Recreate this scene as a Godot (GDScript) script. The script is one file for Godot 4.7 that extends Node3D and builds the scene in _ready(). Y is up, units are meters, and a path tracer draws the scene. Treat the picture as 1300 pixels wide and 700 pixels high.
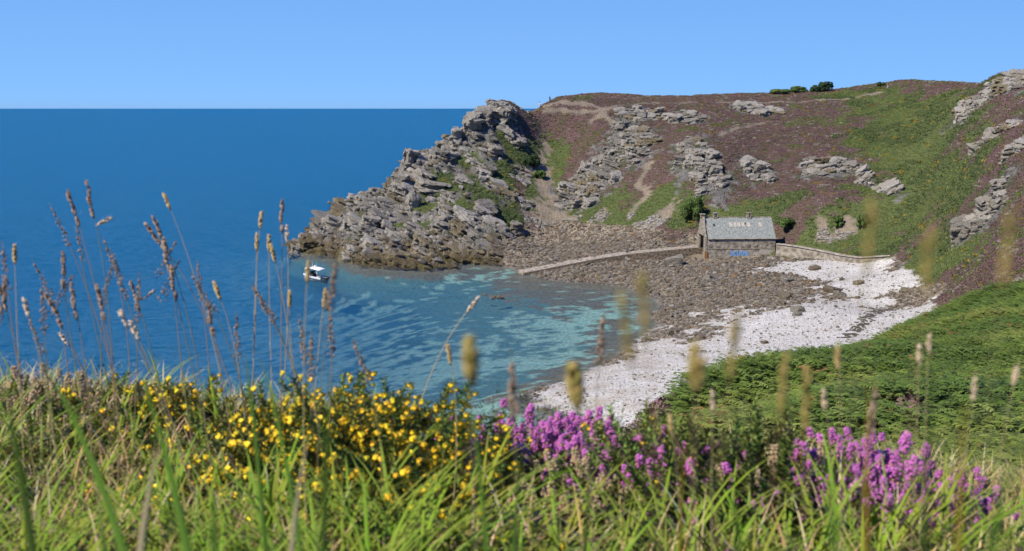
extends Node3D
# A rocky cove seen from a flowery clifftop: sea, headland, shingle beach, old boathouse, moored boat.
# x runs right, z towards the viewer (d = -z is the distance ahead), y up; sea level is y = 0; metres.

var rng := RandomNumberGenerator.new()
var M := {}
var names := {}

const LAND: PackedVector3Array = [Vector3(-37.58, -0.1, 223.8), Vector3(-32.62, -0.1, 214.48), Vector3(-27, -0.1, 206.92), Vector3(-22.5, -0.1, 206.92), Vector3(-17, -0.1, 213.37), Vector3(-12.49, -0.1, 215.6), Vector3(-7.69, -0.1, 212.26), Vector3(-1.51, -0.1, 209.03), Vector3(2.2, -0.1, 201.84), Vector3(5.64, -0.1, 194.19), Vector3(9.69, -0.1, 190.58), Vector3(15.02, -0.1, 187.95), Vector3(19.94, -0.1, 182.91), Vector3(22.99, -0.1, 173.57), Vector3(22.42, -0.1, 161.83), Vector3(20.75, -0.1, 152.69), Vector3(17.15, -0.1, 141.95), Vector3(12.45, -0.1, 130.43), Vector3(8.11, -0.1, 122.44), Vector3(4.31, -0.1, 117.04), Vector3(0.84, -0.1, 113.69), Vector3(-12.7, -3, 194.47), Vector3(-6.8, -2.2, 187.33), Vector3(-19.97, -5.5, 183.12), Vector3(-28.58, -8, 187.33), Vector3(-38.32, -8, 211.56), Vector3(-49.44, -8, 235.85), Vector3(-46.34, -11, 206.24), Vector3(0, -1.5, 180.68), Vector3(8.81, -1.2, 172.99), Vector3(15.72, -0.8, 165.92), Vector3(5.77, -2, 158.14), Vector3(-3.53, -3, 161.29), Vector3(-12.69, -4.5, 158.14), Vector3(-21.12, -7.5, 152.18), Vector3(13.94, -0.9, 146.64), Vector3(5.09, -2, 139.03), Vector3(-3, -3, 136.66), Vector3(-10.67, -4.2, 132.15), Vector3(-19.73, -6.5, 127.91), Vector3(-29.05, -9, 136.66), Vector3(4.63, -1.1, 125.89), Vector3(-2.65, -2, 120.19), Vector3(-9.46, -3, 116.65), Vector3(-17.7, -5, 120.19), Vector3(-43.71, -12, 171.53), Vector3(-35.39, -9, 120.19), Vector3(-53.62, -12.5, 146.64), Vector3(-102.4, -14, 257.97), Vector3(-94, -14, 374.15), Vector3(-61.94, -12, 432.11), Vector3(-116.72, -14, 544.09), Vector3(-80.29, -14, 187.33), Vector3(-117.93, -14, 217.16), Vector3(-75.12, -13, 136.66), Vector3(17.31, -0.5, 158.14), Vector3(17.16, -0.4, 146.64), Vector3(9.07, -0.6, 130), Vector3(-38.46, 7.02, 243), Vector3(-31.77, 10.8, 246), Vector3(-25.93, 15.86, 250), Vector3(-22.12, 19.33, 252), Vector3(-16.43, 20.43, 256), Vector3(-12.95, 24.33, 260), Vector3(-9.34, 27.6, 263), Vector3(-4.71, 30.75, 266), Vector3(-0.38, 30.19, 268), Vector3(2.89, 29.81, 272), Vector3(-42.46, 1.16, 257), Vector3(-44.46, -4, 277), Vector3(-35.77, 3.24, 260), Vector3(-37.77, -4, 280), Vector3(-29.93, 6.02, 264), Vector3(-31.93, -4, 284), Vector3(-26.12, 7.93, 266), Vector3(-28.12, -4, 286), Vector3(-20.43, 8.54, 270), Vector3(-22.43, -4, 290), Vector3(-16.95, 10.68, 274), Vector3(-18.95, -4, 294), Vector3(-13.34, 12.48, 277), Vector3(-15.34, -4, 297), Vector3(-8.71, 14.21, 280), Vector3(-10.71, -4, 300), Vector3(-4.38, 13.9, 282), Vector3(-6.38, -4, 302), Vector3(-1.11, 13.7, 286), Vector3(-3.11, -4, 306), Vector3(-42.58, 2.56, 236), Vector3(-44.79, 1.43, 234), Vector3(7.94, 30.98, 280), Vector3(14.28, 31.82, 288), Vector3(22.75, 32.25, 292), Vector3(35.4, 32.06, 294), Vector3(46.43, 32.5, 298), Vector3(60.65, 33.43, 306), Vector3(77.78, 34.17, 314), Vector3(90.56, 34.92, 320), Vector3(104.73, 36.08, 322), Vector3(114.63, 36.89, 318), Vector3(117.14, 36.62, 296), Vector3(98.35, 35.51, 232), Vector3(98.7, 35.7, 215), Vector3(108.54, 36.01, 205), Vector3(116.69, 35.57, 190), Vector3(8.57, 29.78, 315), Vector3(9.53, 27.98, 390), Vector3(15.42, 30.62, 323), Vector3(17.14, 28.82, 398), Vector3(24.57, 31.05, 327), Vector3(27.3, 29.25, 402), Vector3(38.24, 30.86, 329), Vector3(42.49, 29.06, 404), Vector3(50.15, 31.3, 333), Vector3(55.72, 29.5, 408), Vector3(65.51, 32.23, 341), Vector3(72.79, 30.43, 416), Vector3(84, 32.97, 349), Vector3(93.33, 31.17, 424), Vector3(97.8, 33.72, 355), Vector3(108.67, 31.92, 430), Vector3(113.11, 34.88, 357), Vector3(125.68, 33.08, 432), Vector3(123.8, 35.69, 353), Vector3(137.55, 33.89, 428), Vector3(126.52, 35.42, 331), Vector3(140.57, 33.62, 406), Vector3(106.22, 34.31, 267), Vector3(118.02, 32.51, 342), Vector3(106.6, 34.5, 250), Vector3(118.44, 32.7, 325), Vector3(117.22, 34.81, 240), Vector3(130.25, 33.01, 315), Vector3(126.03, 34.37, 225), Vector3(140.03, 32.57, 300), Vector3(-30, -6, 330), Vector3(-60, -10, 300), Vector3(-20, -8, 400), Vector3(-80, -13, 420), Vector3(60, 30, 420), Vector3(0, 24, 340), Vector3(-8, 10, 330), Vector3(-32.04, 4.18, 222), Vector3(-24.24, 4.76, 224), Vector3(-25.64, 10.06, 238), Vector3(-15.87, 5.21, 220), Vector3(-17.22, 11.62, 240), Vector3(-7.87, 4.65, 218), Vector3(-8.47, 10.23, 236), Vector3(-9, 17.9, 252), Vector3(-1.63, 4.54, 226), Vector3(-1.72, 9.89, 240), Vector3(-1.82, 17.76, 255), Vector3(-1.87, 24.82, 263), Vector3(7.72, 4.05, 238), Vector3(7.18, 9.95, 250), Vector3(7.54, 17.32, 264), Vector3(6.19, 24.65, 272), Vector3(18.1, 3.49, 228), Vector3(18.75, 7.58, 237), Vector3(19.54, 13.67, 248), Vector3(20.24, 20.36, 258), Vector3(21.25, 27.52, 272), Vector3(28.44, 4.85, 219), Vector3(29.52, 8.44, 228), Vector3(30.68, 14.33, 238), Vector3(32.09, 20.66, 250), Vector3(34.77, 27.52, 272), Vector3(35.04, 6.45, 216), Vector3(38.25, 12.2, 222), Vector3(39.8, 18.03, 232), Vector3(42.36, 24.24, 248), Vector3(46.99, 29.42, 276), Vector3(47.73, 9.45, 214), Vector3(49.79, 13.65, 224), Vector3(53.12, 19.33, 240), Vector3(58.62, 25.7, 266), Vector3(65.04, 30.83, 296), Vector3(56.07, 5.41, 199), Vector3(58.9, 5.46, 194), Vector3(52.78, 5.51, 203), Vector3(56.95, 10.8, 203), Vector3(61.18, 15.58, 219), Vector3(66.75, 21.03, 240), Vector3(75.05, 27.53, 271), Vector3(82.89, 31.89, 300), Vector3(62.5, 6.5, 188), Vector3(65.52, 11.27, 198), Vector3(73.07, 16.97, 222), Vector3(83.48, 24.08, 255), Vector3(97.13, 31.46, 298), Vector3(62.65, 6.79, 168), Vector3(70.4, 10.86, 188), Vector3(78.96, 16.04, 212), Vector3(89.89, 22.58, 245), Vector3(104.12, 29.4, 285), Vector3(59.94, 6.4, 146), Vector3(66.75, 11.39, 160), Vector3(71.02, 16.37, 170), Vector3(75.88, 21.91, 182), Vector3(84.84, 28.12, 206), Vector3(61.92, 14.65, 132), Vector3(67.65, 18.37, 145), Vector3(74.25, 22.89, 160), Vector3(84.01, 28.34, 182), Vector3(65.58, 16.28, 118), Vector3(77.13, 21.78, 140), Vector3(91.86, 28.47, 168), Vector3(74.29, 20.78, 115), Vector3(95.87, 28.63, 150), Vector3(35.5, 2.45, 198.4), Vector3(42, 2.75, 197.8), Vector3(48.3, 3.5, 198), Vector3(36, 3.3, 207), Vector3(48.5, 4, 207), Vector3(42, 3.4, 207), Vector3(42, 3.2, 203), Vector3(51, 4.6, 199), Vector3(0, 2.2, 231.81), Vector3(7.64, 1.6, 211.16), Vector3(15.94, 1.2, 200), Vector3(25.64, 1.7, 196.53), Vector3(34.16, 2, 196.44), Vector3(43.52, 2.8, 193.81), Vector3(27.99, 1.75, 203.42), Vector3(21.99, 1.45, 202.38), Vector3(32.34, 2.1, 203.03), Vector3(29.7, 3.5, 210.74), Vector3(22.72, 2.9, 209.45), Vector3(35.31, 4.2, 212.56), Vector3(16.51, 2.1, 207.44), Vector3(51.82, 3.6, 183.33), Vector3(56.58, 4.1, 169.51), Vector3(53.91, 3.9, 190.95), Vector3(55.41, 4, 184.3), Vector3(57.07, 4.1, 178.95), Vector3(60.03, 4.3, 173.19), Vector3(51.66, 3.9, 198.36), Vector3(49.89, 3.9, 201.72), Vector3(57.1, 4.6, 157.16), Vector3(57.17, 4.8, 144.09), Vector3(27.25, 1.4, 178.59), Vector3(25.33, 0.9, 156.45), Vector3(22.87, 1.2, 135.82), Vector3(33.96, 2.6, 150.31), Vector3(42.56, 3.6, 146.01), Vector3(44.66, 4, 135.99), Vector3(21.11, 2.2, 114.85), Vector3(30.32, 3.2, 118.05), Vector3(40.08, 4.2, 121.67), Vector3(13.95, 1.8, 105.01), Vector3(8.79, 0.7, 108.19), Vector3(-13.77, 0.8, 211.37), Vector3(-19.43, 0.3, 206.25), Vector3(18.04, 12.53, 70), Vector3(5.66, 17.33, 45), Vector3(10.15, 15.31, 55), Vector3(30.34, 9.8, 92), Vector3(43.69, 7.16, 115), Vector3(52.79, 6.11, 130), Vector3(7.78, 21.14, 30), Vector3(15.94, 17.29, 48), Vector3(17.04, 18.88, 42), Vector3(28.25, 14.11, 70), Vector3(19.18, 19.41, 40), Vector3(28.62, 16.38, 60), Vector3(41.74, 13.31, 88), Vector3(53.77, 12.58, 114), Vector3(48.95, 10, 112), Vector3(5.19, 21.63, 28), Vector3(7.35, 23.17, 22), Vector3(10.62, 23.17, 22), Vector3(3.39, 25.66, 13), Vector3(5.13, 25.73, 12.5), Vector3(40.86, 16.72, 70), Vector3(20.66, 20.73, 35), Vector3(21.59, 6, 86), Vector3(24.35, 4, 97), Vector3(12.55, 8, 70), Vector3(16.14, 3, 90), Vector3(7.32, 9, 60), Vector3(10, 2.5, 82), Vector3(34.22, 5.5, 106), Vector3(3.23, 8, 50), Vector3(4.84, 1, 75), Vector3(-12.8, 22.3, 20), Vector3(-22.41, 13, 35), Vector3(-32.01, 4, 50), Vector3(-39.7, -1, 62), Vector3(-54.42, -9, 85), Vector3(-8.29, 22.3, 20), Vector3(-14.5, 13, 35), Vector3(-20.71, 4, 50), Vector3(-25.69, -1, 62), Vector3(-35.21, -9, 85), Vector3(-3.77, 22.3, 20), Vector3(-6.59, 13, 35), Vector3(-9.42, 4, 50), Vector3(-11.68, -1, 62), Vector3(-16.01, -4, 85), Vector3(-0.15, 22.3, 20), Vector3(-0.26, 13, 35), Vector3(-0.38, 4, 50), Vector3(-0.47, -1, 62), Vector3(-0.64, -4, 85), Vector3(0, 22.6, 20), Vector3(3, 22.9, 20), Vector3(-3.5, 29.2, 0), Vector3(-3.5, 29.14, 1.3), Vector3(-3.5, 29.1, 3.2), Vector3(-3.5, 28.45, 4.8), Vector3(-3.5, 26.8, 8), Vector3(-3.5, 24.4, 13), Vector3(-1.5, 29.2, 0), Vector3(-1.5, 29.14, 1.3), Vector3(-1.5, 29.1, 3.2), Vector3(-1.5, 28.45, 4.8), Vector3(-1.5, 26.8, 8), Vector3(-1.5, 24.4, 13), Vector3(0, 29.2, 0), Vector3(0, 29.14, 1.3), Vector3(0, 28.99, 3.2), Vector3(0, 28.35, 4.8), Vector3(0, 26.8, 8), Vector3(0, 24.4, 13), Vector3(1.5, 29.2, 0), Vector3(1.5, 29.12, 1.3), Vector3(1.5, 28.9, 3.2), Vector3(1.5, 28.24, 4.8), Vector3(1.5, 26.86, 8), Vector3(1.5, 24.79, 13), Vector3(3.5, 29.2, 0), Vector3(3.5, 29.09, 1.3), Vector3(3.5, 28.79, 3.2), Vector3(3.5, 28.1, 4.8), Vector3(3.5, 26.95, 8), Vector3(3.5, 25.3, 13), Vector3(-10, 29.4, 0), Vector3(10, 29.2, 0), Vector3(-10, 28.3, 5), Vector3(10, 28.2, 5), Vector3(-20, 29.5, -10), Vector3(0, 29.6, -10), Vector3(20, 29.6, -10), Vector3(-30, 28, -5), Vector3(30, 29, 0), Vector3(30, 27.5, 12), Vector3(60, 29, 30), Vector3(100, 30, 60), Vector3(90, 28, 0)]
const ROCKS := [[-41.01, 322.75, 6.73, 60], [-32.12, 225, 8.07, 12], [-24.59, 227, 9.08, 17.5], [-17.43, 220.25, 11.15, 15.75], [-23.51, 243, 5.29, 10.46], [-15.79, 245, 8, 8.44], [-9.09, 255, 7.4, 9.88], [-5.58, 261.5, 6.07, 6.75], [-1.84, 257, 6.57, 8.9], [-4.39, 245, 8, 9.5], [-8, 227, 8.86, 12.5], [-1.89, 266.5, 4.25, 3.21], [27.22, 257, 7.02, 10.5], [16.95, 249, 7.59, 8], [32.04, 273.25, 6.35, 6.25], [42.1, 268.25, 4.89, 7.75], [39.87, 236.75, 5.45, 11.75], [42.64, 225.5, 3.58, 6.5], [51.13, 232.25, 3.35, 7.25], [62.35, 285.25, 6.58, 9.75], [65.35, 227.75, 6.3, 6.75], [70.28, 215.75, 1.74, 15.75], [93.16, 212, 6.55, 14.5], [81.4, 184.25, 2.94, 5.25], [77.14, 168.75, 1.72, 4.75], [70.51, 160.75, 3.96, 3.75], [67.42, 157, 1.84, 8]]
const LEDGES := [[-13.03, 242, 5.63, 4.5], [-18.5, 234, 3.06, 3], [-6.49, 238.5, 5.53, 3.5], [0.34, 237.25, 3.44, 3.26], [-9.35, 251.25, 3.65, 2.25], [-1.44, 251, 4.02, 4.5], [0.37, 261.25, 3.04, 3.6], [-10.95, 234.25, 3.06, 3.25], [-23.67, 226.25, 2.14, 1.75], [-15.16, 234.75, 2.38, 2.75], [-18.56, 224, 2.28, 2], [-1.81, 253, 1.84, 2]]
const GREENS := [[15.45, 238.5, 10.38, 6.5], [9.5, 265, 5.4, 6], [7.26, 252.75, 5.51, 14.75], [28.13, 229, 10.01, 6], [35.04, 222, 4.02, 5.5], [47.85, 215, 10.9, 3.5], [58.98, 196.5, 10.86, 7], [71.38, 197, 7.74, 28], [82.27, 230.5, 8.13, 34], [98.05, 277.75, 11.47, 26.75], [93.8, 262.5, 9.31, 38.5], [60.7, 185.75, 8.12, 7.25], [-8.64, 241.25, 5.25, 4.75], [0, 230.75, 6.85, 8.25], [89.27, 229.25, 4.84, 28.75], [63.34, 161.25, 4.7, 14.25], [94.86, 304.75, 13.26, 5.75]]
const SOILS := [[7.39, 256.75, 1.87, 11.75], [8.84, 246.75, 3.93, 6.75], [6.9, 239.5, 6.95, 3.5], [57.42, 200, 1.31, 2.41], [60.67, 198.25, 2.01, 2.05], [8.51, 235.5, 11.99, 2.5], [24.24, 223.75, 11.38, 3.25]]
const SHORE := [[7.65, 213.25, 23.02, 26.25], [33.11, 180, 30.46, 35], [49.32, 164.25, 18.02, 29.75], [31.41, 112, 22.64, 60], [12.81, 124.5, 12.63, 25.5], [-4.66, 212.75, 18.68, 5.75], [45.15, 116.75, 12.97, 60]]
const WHITE := [[53.79, 181.25, 10.51, 12.75], [55.16, 164.5, 8.2, 9.5], [32.06, 93.75, 16.78, 53.25], [46.45, 121.5, 11.54, 35.5], [37.5, 131.5, 14.31, 18], [19.62, 91.25, 10.94, 50.25], [10.5, 113.75, 8.74, 13.75]]
const BRACKENS := [[12.28, 67.75, 6.98, 45.25], [36.27, 81.5, 5.06, 31.5], [16.76, 48.25, 6.7, 29.25], [7.31, 33, 3.44, 9.5], [5.86, 19, 4.08, 7], [47.37, 107.5, 4.88, 25.5], [27.07, 75.75, 8.93, 50.25], [19.49, 72, 5.77, 43], [46.42, 97.5, 6.5, 24.5]]
const WEEDS := [[-43.23, 239.91, 13.45, 37.03, 1.2], [-30.9, 214.84, 13.76, 19.47, 1.2], [-44.25, 276.08, 11.47, 51.68, 1.2], [-1.32, 182.98, 23.38, 18.93, 0.8], [-19.6, 209.86, 17.89, 20.63, 0.8], [22.4, 181.72, 5.2, 10.97, 0.5], [-10.73, 164.2, 14.07, 11.56, 0.35], [1.13, 154.47, 4.43, 4.58, 0.25], [13.44, 153.33, 4.4, 4.52, 0.3], [0, 146.31, 6.29, 4.12, 0.3], [-4.57, 124.94, 10.69, 9.83, 0.7], [13.24, 139.45, 5.98, 9.36, 0.6], [4.57, 124.63, 5.35, 7.54, 0.6], [21.46, 164.39, 2.34, 12.86, 0.4]]
const PATHS := [[Vector2(7.91, 279), Vector2(13.86, 279.5), Vector2(16.81, 279), Vector2(23.45, 275.5), Vector2(27.74, 279.5), Vector2(36.55, 286.5), Vector2(42.79, 287.5)], [Vector2(23.45, 275.5), Vector2(22.79, 272), Vector2(25.71, 268)], [Vector2(7.86, 277), Vector2(15.67, 276), Vector2(22.98, 274.5)], [Vector2(23.37, 274.5), Vector2(19.29, 271.5)], [Vector2(42.79, 287.5), Vector2(51.73, 292), Vector2(65.47, 298), Vector2(74.15, 299)], [Vector2(74.15, 299), Vector2(87.57, 301.5), Vector2(96.69, 303.5), Vector2(101.1, 304)], [Vector2(30.52, 245.5), Vector2(28.58, 242), Vector2(27.86, 240), Vector2(29.56, 234)], [Vector2(24.99, 231.5), Vector2(26.9, 234), Vector2(29.56, 234)], [Vector2(46.25, 248), Vector2(56.52, 265), Vector2(62.35, 270)]]
const OUTCROPS := [[[27.22, 256.5, 6.28, 9.5], "tall grey rock outcrop with tiers of ledges at the middle of the heather slope", -0.12], [[16.92, 248.25, 7.21, 7.25], "broad grey rock outcrop lower on the slope above the scree beach", -0.3], [[32.68, 273.25, 5.97, 5.75], "grey rock outcrop just below the path junction on the hilltop", 0], [[42.1, 268.5, 4.69, 7], "small flat grey rock outcrop right of the hilltop outcrop", 0], [[40.25, 239, 4.51, 8], "upper half of the tall grey crag above the boathouse", -0.05], [[40.64, 227.25, 4.61, 5.75], "lower half of the tall grey crag right above the round bush", 0.1], [[51.46, 232, 3.01, 6.5], "squat grey rock outcrop in heather right of the boathouse crag", 0], [[62.75, 285.25, 6.17, 8.75], "thin strip of grey rock near the top of the heather slope", 0], [[65.35, 228, 5.97, 5.5], "low ragged band of grey rock in heather left of the green valley", 0.1], [[70.59, 216.25, 1.59, 15.25], "narrow steep grey rock rib at the edge of the green valley", 0.5], [[93.79, 212.5, 6.28, 14], "large pale rock outcrop on the skyline at the far right", 0.15], [[80.97, 184, 2.66, 5], "small grey rock outcrop below the large skyline outcrop", 0.2], [[77.14, 169, 1.48, 4], "grey rock at the right edge of the frame in heather", 0.2], [[70.51, 160.75, 3.73, 3.25], "pale rock outcrop in heather on the right hand slope", 0.2], [[67.98, 159.5, 1.4, 7], "steep broken grey rocks at the edge of the right hand slope", 0.4]]
const CRAGS := [[-4.14, 29.26, 265, 4.94, 5.68, 0], [-0.95, 29.62, 267.5, 3.45, 3.53, 0], [-6.71, 27.24, 262.5, 3.77, 4.33, 0], [-8.89, 25.79, 260.5, 2.99, 3.87, 0], [-11.04, 24, 258.5, 2.97, 3.41, 0], [-13.18, 22.22, 257, 2.21, 4.66, 0], [-15.31, 20.45, 255.5, 2.57, 2.95, 0], [-18.06, 18.86, 250.5, 2.52, 2.48, 0], [-21.03, 18.2, 249.5, 2.51, 4.12, 0], [-23.17, 18.46, 251.5, 2.35, 2.9, 0], [-24.48, 14.86, 246, 2.82, 4.06, 0], [-25.21, 12.3, 242.5, 2.44, 4.4, 0], [-22.26, 9.68, 236.5, 2.54, 5.85, 0], [-27.43, 8.75, 235.5, 3.38, 3.89, 0], [-29.78, 7.34, 232.5, 3.67, 3.84, 0], [-33.28, 6.15, 231, 3.98, 3.81, 0], [-18.32, 13.62, 243.5, 5.94, 2.41, 0], [-15.58, 12.37, 241.5, 3.46, 2.39, 0], [-9, 17.9, 252, 3.98, 3.74, 0], [-1.87, 24.82, 263, 3.77, 4.77, 0], [0.94, 22.41, 263, 3.4, 3.47, 0], [-4.57, 20.42, 256.5, 3.68, 3.81, 0], [-10.51, 14.25, 244.5, 4.56, 2.82, 0], [-5.94, 9.04, 236, 4.74, 3.5, 0], [-9.78, 7.76, 226.5, 4.22, 3.36, 0], [-14.43, 6.54, 222.5, 4.47, 3.3, 0], [-19.21, 5.47, 222, 4.78, 3.3, 0], [-23.98, 4.24, 221.5, 4.13, 3.65, 0], [-28.41, 3.32, 218.5, 4.08, 3.61, 0], [-7.08, 4.65, 218, 4.69, 2.88, 0], [-4.01, 5.74, 222.5, 3.19, 4.41, 0], [-11.84, 2.68, 218.5, 4.39, 2.52, 0], [-16.48, 1.92, 217, 4.05, 2.51, 0], [-21.78, 1.55, 215, 4.63, 2.84, 0], [-26.03, 1.09, 211.5, 3.64, 2.09, 0], [-31.38, 1.92, 217, 3.74, 2.51, 0], [-1.75, 11.35, 243.5, 4.19, 3.62, 0], [0.91, 14.24, 253, 3.63, 3.34, 0], [-23.53, 17.84, 249.5, 3.59, 6.47, 1], [-24.68, 12.99, 242.5, 3.49, 5.94, 1], [-21.19, 9.22, 234, 2.53, 5.73, 1], [-13.36, 22.58, 257, 2.59, 5.18, 1], [-9.04, 25.81, 259.5, 3.36, 4.86, 1], [-3.19, 29.81, 265, 4.96, 4.96, 1], [-6.7, 27.98, 262, 3.02, 3.77, 1], [-17.66, 13.06, 241.5, 5.91, 2.09, 1], [-16.06, 18.88, 250, 2.52, 2.88, 1], [0.85, 4.09, 234.5, 2.7, 3.38, 1], [-29.44, 6.07, 227, 2.94, 3.6, 1]]
const SKERRIES := [[-41.41, 0, 231.86, 7.32, 4.39, "low brown sea rock off the tip of the headland", 16], [-41.35, 0, 262.89, 6.79, 6.22, "dark humped sea rock behind the headland tip", 12], [-45.02, 0, 233.17, 3.68, 1.47, "small brown rock at the outermost tip of the point", 6], [-43.51, 0, 310.1, 3.56, 3.92, "dark rock joining the headland to the humped sea rock", 6], [-55.41, 0, 350.57, 10.06, 0.83, "flat reef awash behind the headland point", 7], [-2.27, 0, 172.99, 2.23, 0.55, "small reef of rock breaking the surface in the cove", 6], [-4.86, 0, 175.8, 1.51, 0.35, "smaller patch of reef awash left of the cove reef", 4]]
const BOULDERS := [[47.87, 162.5, 1.35, 3, "big brown boulder, tallest of those between the foreshore and the white shingle"], [48.14, 159, 0.9, 1, "dark boulder touching the right side of the biggest boulder"], [43.85, 173.5, 1.1, 1, "long grey boulder on the foreshore below the right end of the boathouse"], [44.96, 188, 0.8, 1, "dark grey boulder just below the right corner of the boathouse"], [50.53, 181, 0.9, 3, "flat brown slab lying on the upper white shingle"], [37.62, 142.5, 0.8, 1, "dark boulder at the upper edge of the white beach"], [36.99, 140, 0.6, 1, "small dark boulder on the white beach nearest the foreshore edge"], [52.75, 165, 0.8, 5, "orange lichened boulder at the right end of the foreshore"], [56.19, 154.5, 0.9, 5, "ochre boulder by the green bank at the beach corner"], [29.48, 198.5, 1.6, 1, "large grey boulder below the slipway wall"], [39.79, 157.5, 1.0, 3, "brown boulder in the middle of the foreshore stones"], [32.58, 179.5, 0.9, 1, "grey boulder lying left of centre on the foreshore"], [29.89, 127.5, 0.5, 3, "lone brown stone on the open white shingle"]]
const TIDE_LINE := [Vector2(52.14, 149), Vector2(38.89, 125)]
const BUSHES := [[35.96, 217, 4.36, 5.29, 0, "large round green bush left of the boathouse"], [4.64, 259.5, 4.1, 3.35, 1, "dark green bush at the foot of the headland rocks"], [86.07, 313.5, 3.6, 2.02, 1, "dark bush on the skyline, left of the taller pair"], [88.48, 315, 4.07, 2.71, 1, "tallest dark bush on the skyline above the heather slope"], [80.31, 313.5, 4.95, 1.8, 0, "low green bush on the skyline left of the dark bushes"], [75.08, 312, 5.82, 1.34, 0, "lowest green bush on the skyline farthest left"], [102.47, 309, 1.99, 1.11, 1, "tiny dark bush on the skyline at the valley head"], [59.41, 199, 1.71, 2.28, 0, "bright green bush between the two bare soil banks"], [63.02, 196, 1.97, 2.81, 0, "light green bush at the valley edge right of the bare soil"], [6.43, 256.5, 2.58, 2.21, 0, "small green bush in the gully below the dark bush"], [52.27, 207, 3.86, 2.67, 0, "green scrub bush on the bank right of the boathouse"]]
const GORSE := [[-0.4, 2.44, 0.2, 0.3, 0.83, "tall left half of the big gorse bush standing against the sea"], [-0.26, 2.32, 0.2, 0.3, 0.9, "right half of the big gorse bush, thickest with yellow flowers"], [-0.58, 2.56, 0.17, 0.24, 0.68, "gorse bush just left of the big one against the sea"], [-0.86, 2.92, 0.18, 0.17, 0.75, "low gorse on the brow below the left hand seed heads"], [-1.02, 2.96, 0.15, 0.16, 0.52, "low gorse farther left on the brow"], [-1.18, 2.98, 0.14, 0.15, 0.27, "sparse gorse at the left end of the brow"], [-0.48, 2.4, 0.17, 0.2, 1, "gorse in front of the big bush, full of bright flowers"], [-0.61, 2.34, 0.16, 0.18, 0.9, "gorse cushion left of the bright gorse, among long grass"], [-0.35, 2.22, 0.16, 0.2, 0.83, "gorse cushion directly below the big bush"], [-0.77, 2.6, 0.14, 0.16, 0.45, "small gorse tuft half hidden in grass on the left"], [-0.19, 2.16, 0.14, 0.18, 0.68, "gorse cushion left of the dry seed heads"], [0.03, 2.38, 0.11, 0.17, 1, "small round gorse among the purple heather"], [-0.03, 1.86, 0.12, 0.2, 0.83, "gorse close by at the bottom centre"], [0.04, 1.76, 0.1, 0.18, 0.75, "gorse tuft at the bottom edge right of centre"], [-0.15, 1.8, 0.1, 0.18, 0.6, "gorse tuft at the bottom edge left of centre"], [0.28, 2.42, 0.07, 0.2, 0.9, "tiny gorse sprig behind the right hand heather"], [0.21, 2.58, 0.1, 0.16, 0.18, "mostly green gorse between the heather clumps"], [0.37, 2.28, 0.22, 0.26, 0.0, "dark green gorse without flowers behind the heather, left"], [0.49, 2.26, 0.25, 0.28, 0.0, "dark green gorse without flowers behind the heather, right"], [-0.83, 2.38, 0.12, 0.14, 0.3, "gorse tuft deep in the grass at the left"]]
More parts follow.
